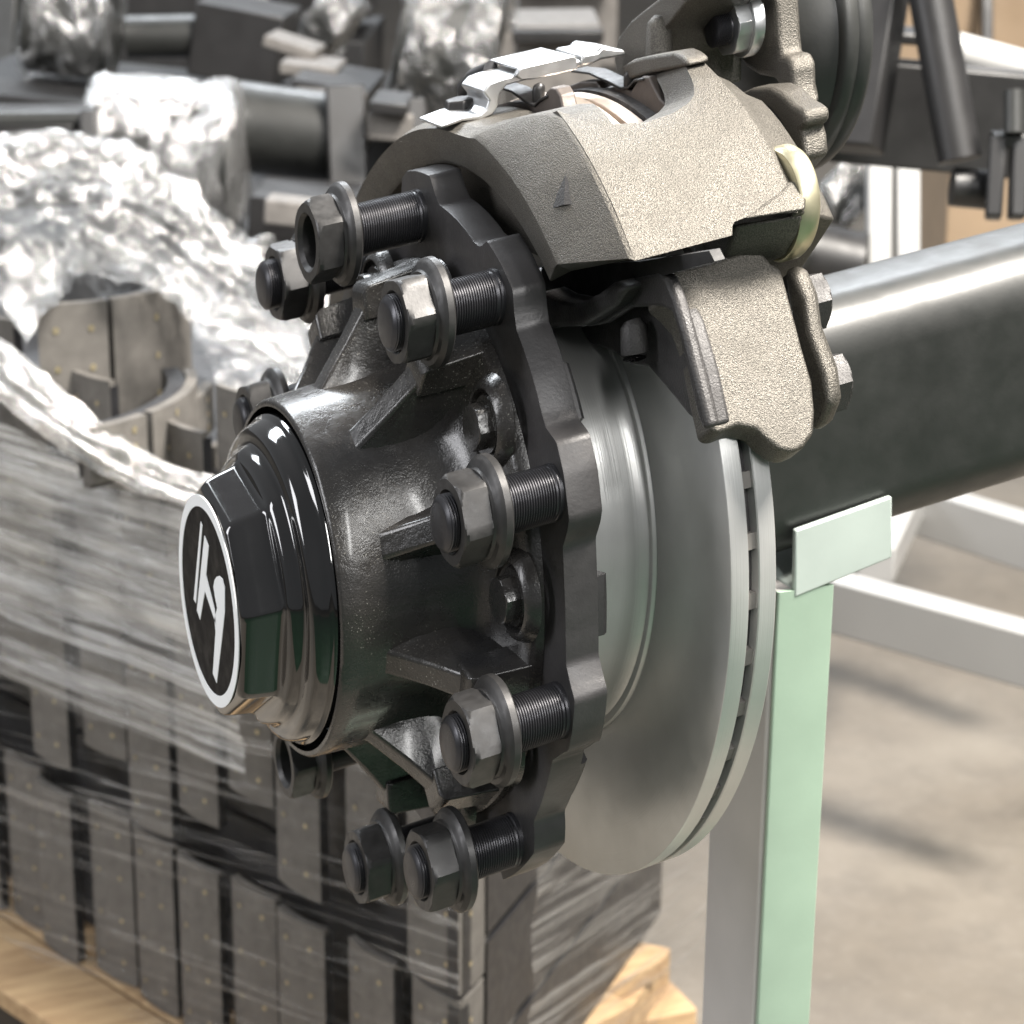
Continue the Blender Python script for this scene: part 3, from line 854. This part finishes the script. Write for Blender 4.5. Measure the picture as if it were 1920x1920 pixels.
# ================================================================== shoe pallet at the left
def bar(bm, p0, p1, w, h, up=(0, 0, 1)):
    p0 = Vector(p0); p1 = Vector(p1)
    d = (p1 - p0).normalized(); u = Vector(up)
    sd = d.cross(u).normalized(); u = sd.cross(d)
    ring = lambda p: [p + sd * w / 2 * a + u * h / 2 * b for a, b in ((-1, -1), (1, -1), (1, 1), (-1, 1))]
    add_rings(bm, [ring(p0), ring(p1)])


FD = Vector((.3644, -.9312, 0)); FN = Vector((-.9312, -.3644, 0))
FP = Vector((-.027, 1.102, 0))
GD = Vector((.70, .71, 0)).normalized(); GN = Vector((.71, -.70, 0)).normalized()
TC = .66                                   # length along the left face up to the corner
CRN = FP + FD * TC


def lining_mesh(name, rad, ang, h, th, n, m, r_out=None):
    bm = NB()
    rows = []
    for z in (0, h):
        rows.append([Vector((rad * math.sin(R(-ang / 2 + ang * i / n)), -rad * math.cos(R(-ang / 2 + ang * i / n)) + rad, z)) for i in range(n + 1)])
    add_shell(bm, rows, lambda p: Vector((p.x * (1 - th / rad), (p.y - rad) * (1 - th / rad) + rad, p.z)))
    bmesh.ops.recalc_face_normals(bm, faces=bm.faces)
    me = bpy.data.meshes.new(name); bm.to_mesh(me); bm.free(); me.materials.append(m)
    for p in me.polygons: p.use_smooth = True
    me.set_sharp_from_angle(angle=R(40))
    return me


def rivet_mesh(rad, ang, h, cols, rows_, r=.0032):
    bm = NB()
    for i in range(cols):
        a = R(-ang / 2 + ang * (i + .5) / cols)
        for j in range(rows_):
            z = h * (j + .5) / rows_
            c = Vector((rad * math.sin(a), -rad * math.cos(a) + rad, z))
            nrm = Vector((math.sin(a), -math.cos(a), 0)); t_ = Vector((math.cos(a), math.sin(a), 0))
            ring = [c + nrm * .0008 + t_ * r * math.cos(k * math.pi / 4) + Vector((0, 0, r * math.sin(k * math.pi / 4))) for k in range(8)]
            f = bm.faces.new([bm.verts.new(p) for p in ring])
    me = bpy.data.meshes.new("rivets"); bm.to_mesh(me); bm.free(); me.materials.append(M['rivet'])
    return me


SH = .188
slab = lining_mesh("lining", .13, 29, SH, .007, 6, M['lining'])
slab_back = lining_mesh("shoe_plate", .1225, 31, SH - .006, .012, 6, M['shoe'])
slab_riv = rivet_mesh(.13, 29, SH, 2, 4, .0026)


def shoe(loc, rz, label, group, meshes, tilt=0):
    e = empty("brake_shoe", label, "brake shoe", group)
    e.location = loc; e.rotation_euler = (tilt, 0, rz)
    for nm, me in meshes:
        o = bpy.data.objects.new(nm, me); col.objects.link(o); o.parent = e
        if nm == 'rivets': o['kind'] = 'stuff'
    return e


slabs = (("lining", slab), ("shoe_plate", slab_back), ("rivets", slab_riv))
rzF = math.atan2(FD.y, FD.x)
rzG = math.atan2(GD.y, GD.x)
TIER = ("bottom", "middle", "top")
NTH = ("first", "second", "third", "fourth", "fifth", "sixth", "seventh", "eighth", "ninth", "tenth", "eleventh", "twelfth", "thirteenth", "fourteenth", "fifteenth", "sixteenth", "seventeenth", "eighteenth", "nineteenth")
tt_ = []
t = -.42
while t < TC - .01:
    tt_.append(t); t += rnd.choice((.076, .079, .083, .087))
for ci, t in enumerate(reversed(tt_)):
    dz = (0, .055, .022, .085, .040)[ci % 5]
    jj = rnd.uniform(-.008, .008)
    for row in range(3):
        z = -.780 + row * .194 + (dz if row else 0)
        p = FP + FD * t + FN * (jj + rnd.uniform(-.003, .003))
        shoe((p.x, p.y, z), rzF + rnd.uniform(-.08, .08), "grey riveted brake shoe, %s tier, %s column left of the stack's near corner" % (TIER[row], NTH[ci]), "brake shoes in the wrapped stack", slabs)
for ci in range(7):
    t = .04 + ci * .078
    dz = (0, .04, .015, .06)[ci % 4]
    for row in range(3):
        p = CRN + GD * t
        shoe((p.x, p.y, -.780 + row * .194 + (dz if row else 0)), rzG + rnd.uniform(-.06, .06), "grey riveted brake shoe, %s tier, %s column right of the stack's near corner" % (TIER[row], NTH[ci]), "brake shoes in the wrapped stack", slabs)
bm = NB()
for lvl in range(5):
    z = -.775 + lvl * .1125
    c0 = CRN - FN * .050 - FD * .02 + GD * .0
    q = [c0, c0 + GD * .50, c0 + GD * .50 - FD * 1.02, c0 - FD * 1.02]
    add_prism(bm, [(p.x, p.y, z) for p in q], (0, 0, .104))
tag(finish("inner_brake_shoes", bm, M['shoe'], None, False, 0), "dark inner mass of brake shoes seen only through the gaps of the stack", "brake shoes", kind="stuff")
# the larger arcs standing on top
def circ3(a, b, c):
    ax_, ay, bx_, by, cx, cy = a[0], a[1], b[0], b[1], c[0], c[1]
    d = 2 * (ax_ * (by - cy) + bx_ * (cy - ay) + cx * (ay - by))
    ux = ((ax_ ** 2 + ay ** 2) * (by - cy) + (bx_ ** 2 + by ** 2) * (cy - ay) + (cx ** 2 + cy ** 2) * (ay - by)) / d
    uy = ((ax_ ** 2 + ay ** 2) * (cx - bx_) + (bx_ ** 2 + by ** 2) * (ax_ - cx) + (cx ** 2 + cy ** 2) * (bx_ - ax_)) / d
    return Vector((ux, uy)), math.hypot(ax_ - ux, ay - uy)
arcs = (("grey curved brake shoe with two lining halves, tallest in the opened film", -.085, .125, [(-0.0047,1.0027,-0.085),(0.0636,1.0013,-0.085),(0.1712,1.1592,-0.085)]),
        ("grey curved brake shoe cut by the left edge of the photo", -.120, .12, [(-0.1307,0.8086,-0.12),(-0.0745,0.8725,-0.12),(0.0038,1.0482,-0.12)]),
        ("second curved brake shoe, just below the tallest one", -.150, .05, [(-0.0074,0.7939,-0.15),(0.0546,0.8271,-0.15),(0.1345,0.9702,-0.15)]),
        ("third curved brake shoe from the top, ends beside the hub cap", -.165, .045, [(0.0056,0.7935,-0.165),(0.0874,0.8442,-0.165),(0.1742,0.9609,-0.165)]),
        ("lowest curved brake shoe of the open group, nearest the film edge", -.200, .03, [(0.0636,0.8401,-0.2),(0.1226,0.8683,-0.2),(0.1861,0.9615,-0.2)]))
for lab, zt, hh, pts in arcs:
    c, rad = circ3(*pts)
    rad = min(max(rad, .08), .3)
    a = [math.atan2(p[1] - c.y, p[0] - c.x) for p in pts]
    mid = a[1]
    am = max(abs((a[0] - mid + math.pi) % (2 * math.pi) - math.pi), .15)
    a2 = max(abs((a[2] - mid + math.pi) % (2 * math.pi) - math.pi), .15)
    e = empty("brake_shoe", lab, "brake shoe", "curved brake shoes in the opened film")
    e.location = (c.x, c.y, zt - hh)
    for nm, s0, s1, rr, th, m in (("lining", -am, -.02, rad, .010, M['lining']), ("lining", .02, a2, rad, .010, M['lining']), ("shoe_plate", -am + .03, a2 + .12, rad - .011, .016, M['shoe'])):
        sg = 1 if ((a[2] - mid + math.pi) % (2 * math.pi) - math.pi) > 0 else -1
        bm = NB()
        h0 = 0 if nm == "lining" else .004
        h1 = hh if nm == "lining" else hh - .004
        rows = [[Vector((rr * math.cos(mid + sg * (s0 + (s1 - s0) * i / 16)), rr * math.sin(mid + sg * (s0 + (s1 - s0) * i / 16)), z_)) for i in range(17)] for z_ in (h0, h1)]
        add_shell(bm, rows, lambda p: Vector((p.x * (1 - th / rr), p.y * (1 - th / rr), p.z)))
        o = finish(nm, bm, m, e, False, 40)
        if nm == "lining":
            bm = NB()
            for i in (.25, .75):
                for zz in (.2, .5, .8):
                    an = mid + sg * (s0 + (s1 - s0) * i)
                    cc_ = Vector((math.cos(an), math.sin(an), 0)); t_ = Vector((-math.sin(an), math.cos(an), 0))
                    p = cc_ * (rr + .0008) + Vector((0, 0, hh * zz))
                    bm.faces.new([bm.verts.new(p + t_ * .0032 * math.cos(q * math.pi / 4) + Vector((0, 0, .0036 * math.sin(q * math.pi / 4)))) for q in range(8)])
            finish("rivets", bm, M['rivet'], o, False, 0)["kind"] = "stuff"

# pallet
pl = empty("wooden_pallet", "rough wooden pallet carrying the film wrapped stack of brake shoes", "pallet", loc=(CRN.x, CRN.y, -.95))
bpy.context.view_layer.update()
for i in range(6):
    a_ = CRN + FN * (.045) + FD * .035 + GD * (i * .098)
    b_ = a_ - FD * 1.12
    bm = NB(); bar(bm, (a_.x, a_.y, -.794), (b_.x, b_.y, -.794), .084, .022)
    o = finish("plank", bm, M['wood'], None, False, 30, .002, 2); place(o, pl)
for k in range(3):
    a_ = CRN + FN * .085 - FD * (-.01 + k * .5); b_ = a_ + GD * .62
    bm = NB(); bar(bm, (a_.x, a_.y, -.828), (b_.x, b_.y, -.828), .09, .045)
    o = finish("stringer", bm, M['wood'], None, False, 30, .002, 2); place(o, pl)
for t in (0, .26, .52):
    a_ = CRN + GD * t
    for q in (.0, .45, .9):
        c_ = a_ - FD * q + FN * .02
        bm = NB(); add_box(bm, Vector((c_.x, c_.y, -.899)), .10, .10, .10)
        o = finish("block", bm, M['wood'], None, False, 30, .003, 2); place(o, pl)

# ------------------------------------------------------------------ film
def noisy(p, sc, amp, seed=0):
    q = Vector(p) * sc + Vector((seed, seed * 1.7, seed * .3))
    v = noise.noise_vector(q) * 1.0 + noise.noise_vector(q * 2.7) * .5 + noise.noise_vector(q * 6.5) * .28
    return v * amp


def film_patch(name, corners, nu, nv, amp, sc, m, label, group=None, bulge=None, seed=0, stretch=None, cat="plastic film"):
    a, b, c, d = [Vector(p) for p in corners]      # a-b top edge, d-c bottom edge
    bm = NB(); rows = []
    for i in range(nv + 1):
        v = i / nv; row = []
        for j in range(nu + 1):
            u = j / nu
            p = (a * (1 - u) + b * u) * (1 - v) + (d * (1 - u) + c * u) * v
            if bulge: p = p + Vector(bulge) * math.sin(math.pi * u) * math.sin(math.pi * v)
            q = p.copy()
            if stretch: q = Vector((q.dot(Vector(stretch[0])) * stretch[1], q.z * stretch[2], 0))
            row.append(p + noisy(q, sc, amp, seed))
        rows.append(row)
    add_grid(bm, rows)
    o = finish(name, bm, m, None, False, 50)
    return tag(o, label, cat, group)


def film_roll(name, pts, rads, m, label, amp=.3, sc=26, n=60, seed=0, sub=26, group=None):
    P = [Vector(p) for p in pts]
    Q = []; Rr = []
    for i in range(len(P) - 1):
        for k in range(sub):
            t = k / sub
            p0 = P[max(i - 1, 0)]; p1 = P[i]; p2 = P[i + 1]; p3 = P[min(i + 2, len(P) - 1)]
            Q.append(.5 * ((2 * p1) + (p2 - p0) * t + (2 * p0 - 5 * p1 + 4 * p2 - p3) * t * t + (3 * p1 - p0 - 3 * p2 + p3) * t ** 3))
            Rr.append(rads[i] * (1 - t) + rads[i + 1] * t)
    Q.append(P[-1]); Rr.append(rads[-1])
    bm = NB()
    add_tube(bm, Q, Rr, n)
    bm.verts.ensure_lookup_table()
    L = [0]
    for i in range(1, len(Q)): L.append(L[-1] + (Q[i] - Q[i - 1]).length)
    for idx, v in enumerate(bm.verts):
        i = min(idx // n, len(Q) - 1); j = idx % n
        d = v.co - Q[i]
        w = Vector((L[i] * sc * .22, math.cos(2 * math.pi * j / n) * 2.1, math.sin(2 * math.pi * j / n) * 2.1 + seed))
        f = noise.noise(w) * .9 + noise.noise(w * 2.3) * .55 + abs(noise.noise(w * 4.7)) * .4 + noise.noise(w * 9) * .28 + noise.noise(w * 19) * .14
        v.co = Q[i] + d * (1 + f * amp) + noisy(v.co, sc * .45, Rr[i] * amp * .18, seed)
    return tag(finish(name, bm, m, None, False, 70), label, "plastic film", group)


zt, zb = -.19, -.775
off = FN * .034
a = FP - FD * .55 + off; b = CRN + off + FD * .034
film_patch("stretch_film", [(a.x, a.y, zt), (b.x, b.y, zt - .02), (b.x, b.y, zb), (a.x, a.y, zb)], 150, 60, .0055, 9, M['film'],
           "clear stretch film wrapped tight in slanting streaks round the grey shoe stack, left face", seed=3, stretch=(FD, .35, 2.4))
c = CRN + GN * .04 + FD * .03; d = c + GD * .62
film_patch("stretch_film", [(c.x, c.y, zt - .02), (d.x, d.y, zt - .02), (d.x, d.y, zb), (c.x, c.y, zb)], 90, 60, .0055, 9, M['film_r'],
           "clear stretch film on the right side of the shoe stack, below the disc", seed=9, stretch=(GD, .5, 2.4))
film_roll("film_bunch", [(-0.0535,1.0645,-0.042),(-0.0033,1.0555,-0.0058),(0.0393,1.0411,0.0055),(0.0878,1.0141,-0.012),(0.1304,0.9859,-0.0401),(0.1676,0.9575,-0.0754),(0.2058,0.932,-0.1011),(0.2347,0.9097,-0.1294),(0.2532,0.8885,-0.1672)], [.075, .062, .048, .056, .044, .046, .042, .036, .03], M['crumple'],
          "thick crumpled white bunch of film arching over the curved brake shoes", .55, 24, seed=1)
film_roll("film_bunch", [(-0.0911,0.8704,-0.0871),(-0.0564,0.8456,-0.1152),(-0.0222,0.8195,-0.1476),(0.0164,0.7923,-0.1778),(0.0563,0.7684,-0.197),(0.097,0.7464,-0.2097),(0.1372,0.7231,-0.2268),(0.1761,0.6965,-0.2548)], [.018, .019, .017, .016, .014, .013, .013, .012], M['silver'],
          "thin shiny rope of film running down in front of the curved brake shoes", .45, 18, seed=5)
film_patch("film_sheet", [(0.1475,1.0345,-0.0764),(0.2777,0.9583,-0.1337),(0.2102,0.7667,-0.2412),(0.1214,0.8141,-0.2149)], 110, 110, .014, 8, M['crumple'],
           "loose white sheet of film hanging between the bunched film and the hub cap", seed=11)
film_patch("film_sheet", [(-0.0352,1.1064,-0.0304),(0.1359,1.0265,-0.048),(0.141,1.0591,-0.1446),(-0.0372,1.1353,-0.1464)], 110, 90, .014, 8, M['crumple'],
           "crumpled film sheet behind the tallest curved brake shoe", seed=21)
o1 = FN * .050
for (t0, t1, za, zb_, sd, lab) in ((-.55, .70, -.17, -.40, 31, "upper doubled layer of film below the rope of film, pale and streaky"),
                              (-.55, .45, -.17, -.50, 35, "third overlapping layer of film on the far end of the left face")):
    a = FP + FD * t0 + o1; b = FP + FD * t1 + o1
    o1 = o1 + FN * .008
    film_patch("film_sheet", [(a.x, a.y, za), (b.x, b.y, za - .05), (b.x, b.y, zb_ + .07), (a.x, a.y, zb_)], 160, 50, .008, 7, M['film2'], lab, seed=sd, stretch=(FD, .5, 2.0))
# ------------------------------------------------------------------ stock behind
def cyl_between(bm, p0, p1, r0, r1=None, n=32):
    add_tube(bm, [p0, (Vector(p0) + Vector(p1)) / 2, p1], [r0, (r0 + (r1 or r0)) / 2, r1 or r0], n)


def wrapped(name, p0, p1, r, label, seed, amp=.12, m='silver', cat="wrapped drum", group="film wrapped brake drums behind"):
    P0 = Vector(p0); P1 = Vector(p1); mid = (P0 + P1) / 2
    e = empty(name, label, cat, group, loc=(mid.x, mid.y, mid.z))
    bpy.context.view_layer.update()
    bm = NB(); cyl_between(bm, P0, P1, r * .93)
    o = finish("drum", bm, M['beam'], None, False, 50); place(o, e)
    bm = NB()
    k = 26
    pts = [P0 + (P1 - P0) * (-.06 + 1.12 * i / k) for i in range(k + 1)]
    add_tube(bm, pts, [r * (.80 if i in (0, k) else (.95 if i in (1, k - 1) else 1.0)) for i in range(k + 1)], 60)
    for v in bm.verts: v.co += noisy(Vector((v.co.x, v.co.y, v.co.z * .5)), 1.5 / r, r * amp * .8, seed)
    o = finish("film_wrap", bm, M[m], None, False, 50); place(o, e)
    return e


wrapped("wrapped_drum", (0.2428,1.8385,-0.0803), (0.4103,1.7647,-0.0851), .100, "large drum in shining silver film behind the bunched film", 2, .16)
wrapped("wrapped_drum", (0.3321,2.6336,0.0133), (0.4523,2.5765,-0.0017), .085, "drum wrapped in white film at the top left corner", 4, .3, 'crumple')
wrapped("wrapped_drum", (0.7739,2.1045,0.0261), (0.8932,2.0431,-0.0026), .115, "big white film wrapped lump left of the silver bracket", 6, .34, 'crumple')
wrapped("wrapped_drum", (0.8565,2.7481,0.0058), (0.895,2.7193,-0.0291), .06, "small film wrapped drum between black frames at the top", 8, .3, 'crumple')
wrapped("wrapped_drum", (0.3508,1.5362,-0.1575), (0.3664,1.5145,-0.2001), .035, "small tuft of film hanging beside the upper wheel studs", 12, .6, 'crumple')
wrapped("wrapped_drum", (1.1633,1.5397,-0.1275), (1.1987,1.5127,-0.1611), .050, "film wrapped lump between the air chamber and the white posts", 14, .3, 'crumple')


def block_thing(name, parts, label, cat, group=None):
    P = Vector(parts[0][1]) 
    e = empty(name, label, cat, group, loc=(P.x, P.y, P.z))
    bpy.context.view_layer.update()
    for nm, p0, p1, w, h, m in parts:
        bm = NB()
        if h == 0: cyl_between(bm, p0, p1, w)
        else: bar(bm, p0, p1, w, h)
        o = finish(nm, bm, M[m], None, False, 45, .003 if h else 0, 2); place(o, e)
    return e


gA = "black axle frames stacked behind the film wrapped stock"
block_thing("spare_axle", [("box", (0.086,1.7423,-0.0581), (0.2052,1.6913,-0.0569), .18, .10, 'frame'), ("top_bar", (0.0744,1.6624,-0.0066), (0.1851,1.6154,-0.0043), .012, 0, 'beam'),
            ("shelf_plate", (0.0614,1.6071,-0.0496), (0.1476,1.5707,-0.0475), .03, .012, 'tan'), ("end_plate", (0.1847,1.5971,0.0082), (0.1768,1.5649,-0.0935), .02, .03, 'frame')],
            "black box frame with a round top bar at the left edge", "axle", gA)
block_thing("spare_axle", [("tube", (0.4435,1.8747,-0.0567), (0.5727,1.813,-0.0737), .060, 0, 'beam'), ("end_plate", (0.5673,1.7835,-0.0014), (0.5521,1.7257,-0.1852), .05, .05, 'frame'),
            ("bracket_plate", (0.5838,1.7158,-0.0111), (0.6278,1.6956,-0.0146), .12, .016, 'frame'), ("cross_bar", (0.5673,1.6907,-0.0379), (0.6205,1.6668,-0.0406), .02, .035, 'tan'),
            ("side_plate", (0.6318,1.6964,-0.0074), (0.6238,1.6665,-0.1026), .03, .02, 'frame'), ("lower_box", (0.4121,1.6824,-0.1545), (0.5478,1.6199,-0.166), .16, .10, 'frame'),
            ("lower_plate", (0.3831,1.5395,-0.1082), (0.4559,1.5051,-0.1167), .05, .03, 'tan')],
            "black axle tube and bracket left of the upper wheel studs", "axle", gA)
block_thing("spare_axle", [("tube", (0.4953,2.6658,-0.0203), (0.6415,2.6045,-0.0155), .035, 0, 'beam'), ("box", (0.6234,2.6694,-0.0159), (0.7518,2.6056,-0.0401), .2, .12, 'frame'),
            ("deck_plate", (0.6498,2.3787,0.003), (0.7198,2.3404,-0.02), .10, .018, 'tan'), ("deck_plate", (0.653,2.3089,-0.029), (0.7312,2.2722,-0.0376), .14, .018, 'tan')],
            "black frame with pale flat plates near the top of the photo", "axle", gA)
block_thing("spare_axle", [("box", (0.6498,2.2357,-0.0784), (0.7517,2.1854,-0.0966), .25, .10, 'frame'), ("deck_plate", (0.6208,2.1443,-0.0487), (0.7138,2.1019,-0.0552), .16, .016, 'tan')],
            "black frame with one pale plate beside the white wrapped lump", "axle", gA)
block_thing("spare_axle", [("beam", (0.3678,3.4111,-0.009), (1.0867,3.1141,0.0275), .3, .12, 'frame'), ("post", (0.4092,3.1872,0.0559), (0.3787,3.1417,-0.1114), .05, .05, 'beam'),
            ("post", (0.8131,3.0146,0.0601), (0.8024,2.9607,-0.1071), .06, .06, 'beam')],
            "farthest black frame along the top left edge of the photo", "axle", gA)
block_thing("spare_axle", [("beam", (0.232,1.8017,-0.1985), (0.4092,1.7053,-0.2558), .5, .10, 'dark'), ("lower_beam", (0.1479,2.1726,-0.223), (0.7015,1.9157,-0.2753), .8, .14, 'dark'),
            ("rear_beam", (0.2537,2.725,-0.1484), (0.8938,2.428,-0.2089), .5, .16, 'dark'), ("far_beam", (0.3909,3.4705,-0.1374), (1.099,3.154,-0.17), .5, .2, 'dark')],
            "dark lower tier of axle frames under the silver wrapped drum", "axle", gA)
block_thing("crate", [("body", (1.1577,2.5885,-0.0794), (1.2902,2.5325,-0.0763), .3, .16, 'tan'), ("lid", (1.1405,2.5615,-0.0143), (1.2797,2.5026,-0.0112), .32, .02, 'frame')],
            "grey brown crate behind the silver retaining bracket", "crate")
block_thing("crate", [("body", (1.2449,3.3626,-0.0481), (1.6376,3.1948,-0.0441), .4, .2, 'tan'), ("lid", (1.2175,3.2883,0.0325), (1.6017,3.1241,0.0364), .42, .02, 'frame')],
            "far pale crate along the top edge behind the air brake housing", "crate")
# suspension frame at the right
block_thing("suspension_frame", [("beam", (0.8121,0.9587,0.0675), (1.0261,0.8599,0.0489), .06, .105, 'frame'), ("top_flange", (0.83,0.9545,0.1427), (0.9092,0.9188,0.1384), .08, .012, 'frame'),
            ("upper_tube", (0.9634,0.9684,0.118), (1.0628,0.9156,0.0898), .020, 0, 'white'), ("hanger", (0.8203,0.891,0.2109), (0.7738,0.8515,0.0411), .05, .05, 'frame'),
            ("shock_tube", (0.8301,0.831,0.215), (0.84,0.7654,0.0399), .021, 0, 'frame'), ("shock_eye", (0.8358,0.7695,0.0138), (0.8662,0.7555,0.0112), .019, 0, 'frame'),
            ("bolt_shank", (0.8653,0.7219,0.11), (0.8608,0.7104,0.0719), .010, 0, 'beam'), ("clevis", (0.8584,0.7316,0.0641), (0.8452,0.712,-0.008), .016, .03, 'frame'), ("clevis_top", (0.8527,0.7337,0.0631), (0.8991,0.7139,0.0636), .03, .014, 'frame'), ("clevis", (0.8769,0.7237,0.0643), (0.8657,0.7033,-0.0078), .016, .03, 'frame')],
            "charcoal suspension frame with shock absorber above the axle beam at right", "axle frame")
block_thing("rack_post", [("post", (1.1795,1.4429,-0.0576), (1.1558,1.3863,-0.2482), .030, .030, 'white')], "left of the two white square posts below the suspension frame", "post", "white square posts")
block_thing("rack_post", [("post", (1.2125,1.4288,-0.0572), (1.1901,1.3716,-0.2478), .030, .030, 'white')], "right of the two white square posts below the suspension frame", "post", "white square posts")
block_thing("card_box", [("body", (1.5099,1.8143,-0.2236), (1.696,1.7348,-0.2217), .3, .20, 'card'), ("flap", (1.4927,1.8,-0.1222), (1.6761,1.7217,-0.1203), .30, .01, 'card')], "brown cardboard box under the suspension frame", "box")
block_thing("card_box", [("body", (1.9085,2.6282,-0.0222), (2.2292,2.4879,-0.0284), .3, .22, 'card'), ("post", (1.9919,2.3993,0.0801), (1.977,2.3613,-0.0468), .02, .02, 'frame')], "brown cardboard box at the top right corner", "box")
block_thing("drum_stack", [("drum", (1.0788,1.4376,-0.1964), (1.1376,1.4079,-0.209), .045, 0, 'frame'), ("cap", (1.0624,1.4236,-0.1913), (1.0692,1.4202,-0.1925), .03, 0, 'beam')], "small dark drum just above the pale top of the axle beam", "drum")
# white rack on the floor
w0 = [(1.0341,1.3402,-0.62),(1.1984,1.0015,-0.62)]; w1 = [(1.3734,1.6146,-0.62),(1.4531,1.3484,-0.62)]
block_thing("white_rack", [("rail", w0[0], w0[1], .045, .072, 'white'), ("rear_rail", w1[0], w1[1], .045, .072, 'white'), ("leg", (w1[0][0] - .01, w1[0][1] - .02, -.60), (w0[0][0] + .12, w0[0][1] + .01, -.60), .05, .05, 'white'),
                           ("foot", (w0[0][0] + .05, w0[0][1] + .02, -.62), (w0[0][0] + .05, w0[0][1] + .02, -.95), .045, .045, 'white')],
            "white painted steel rack with two long rails behind the axle stand post", "rack")
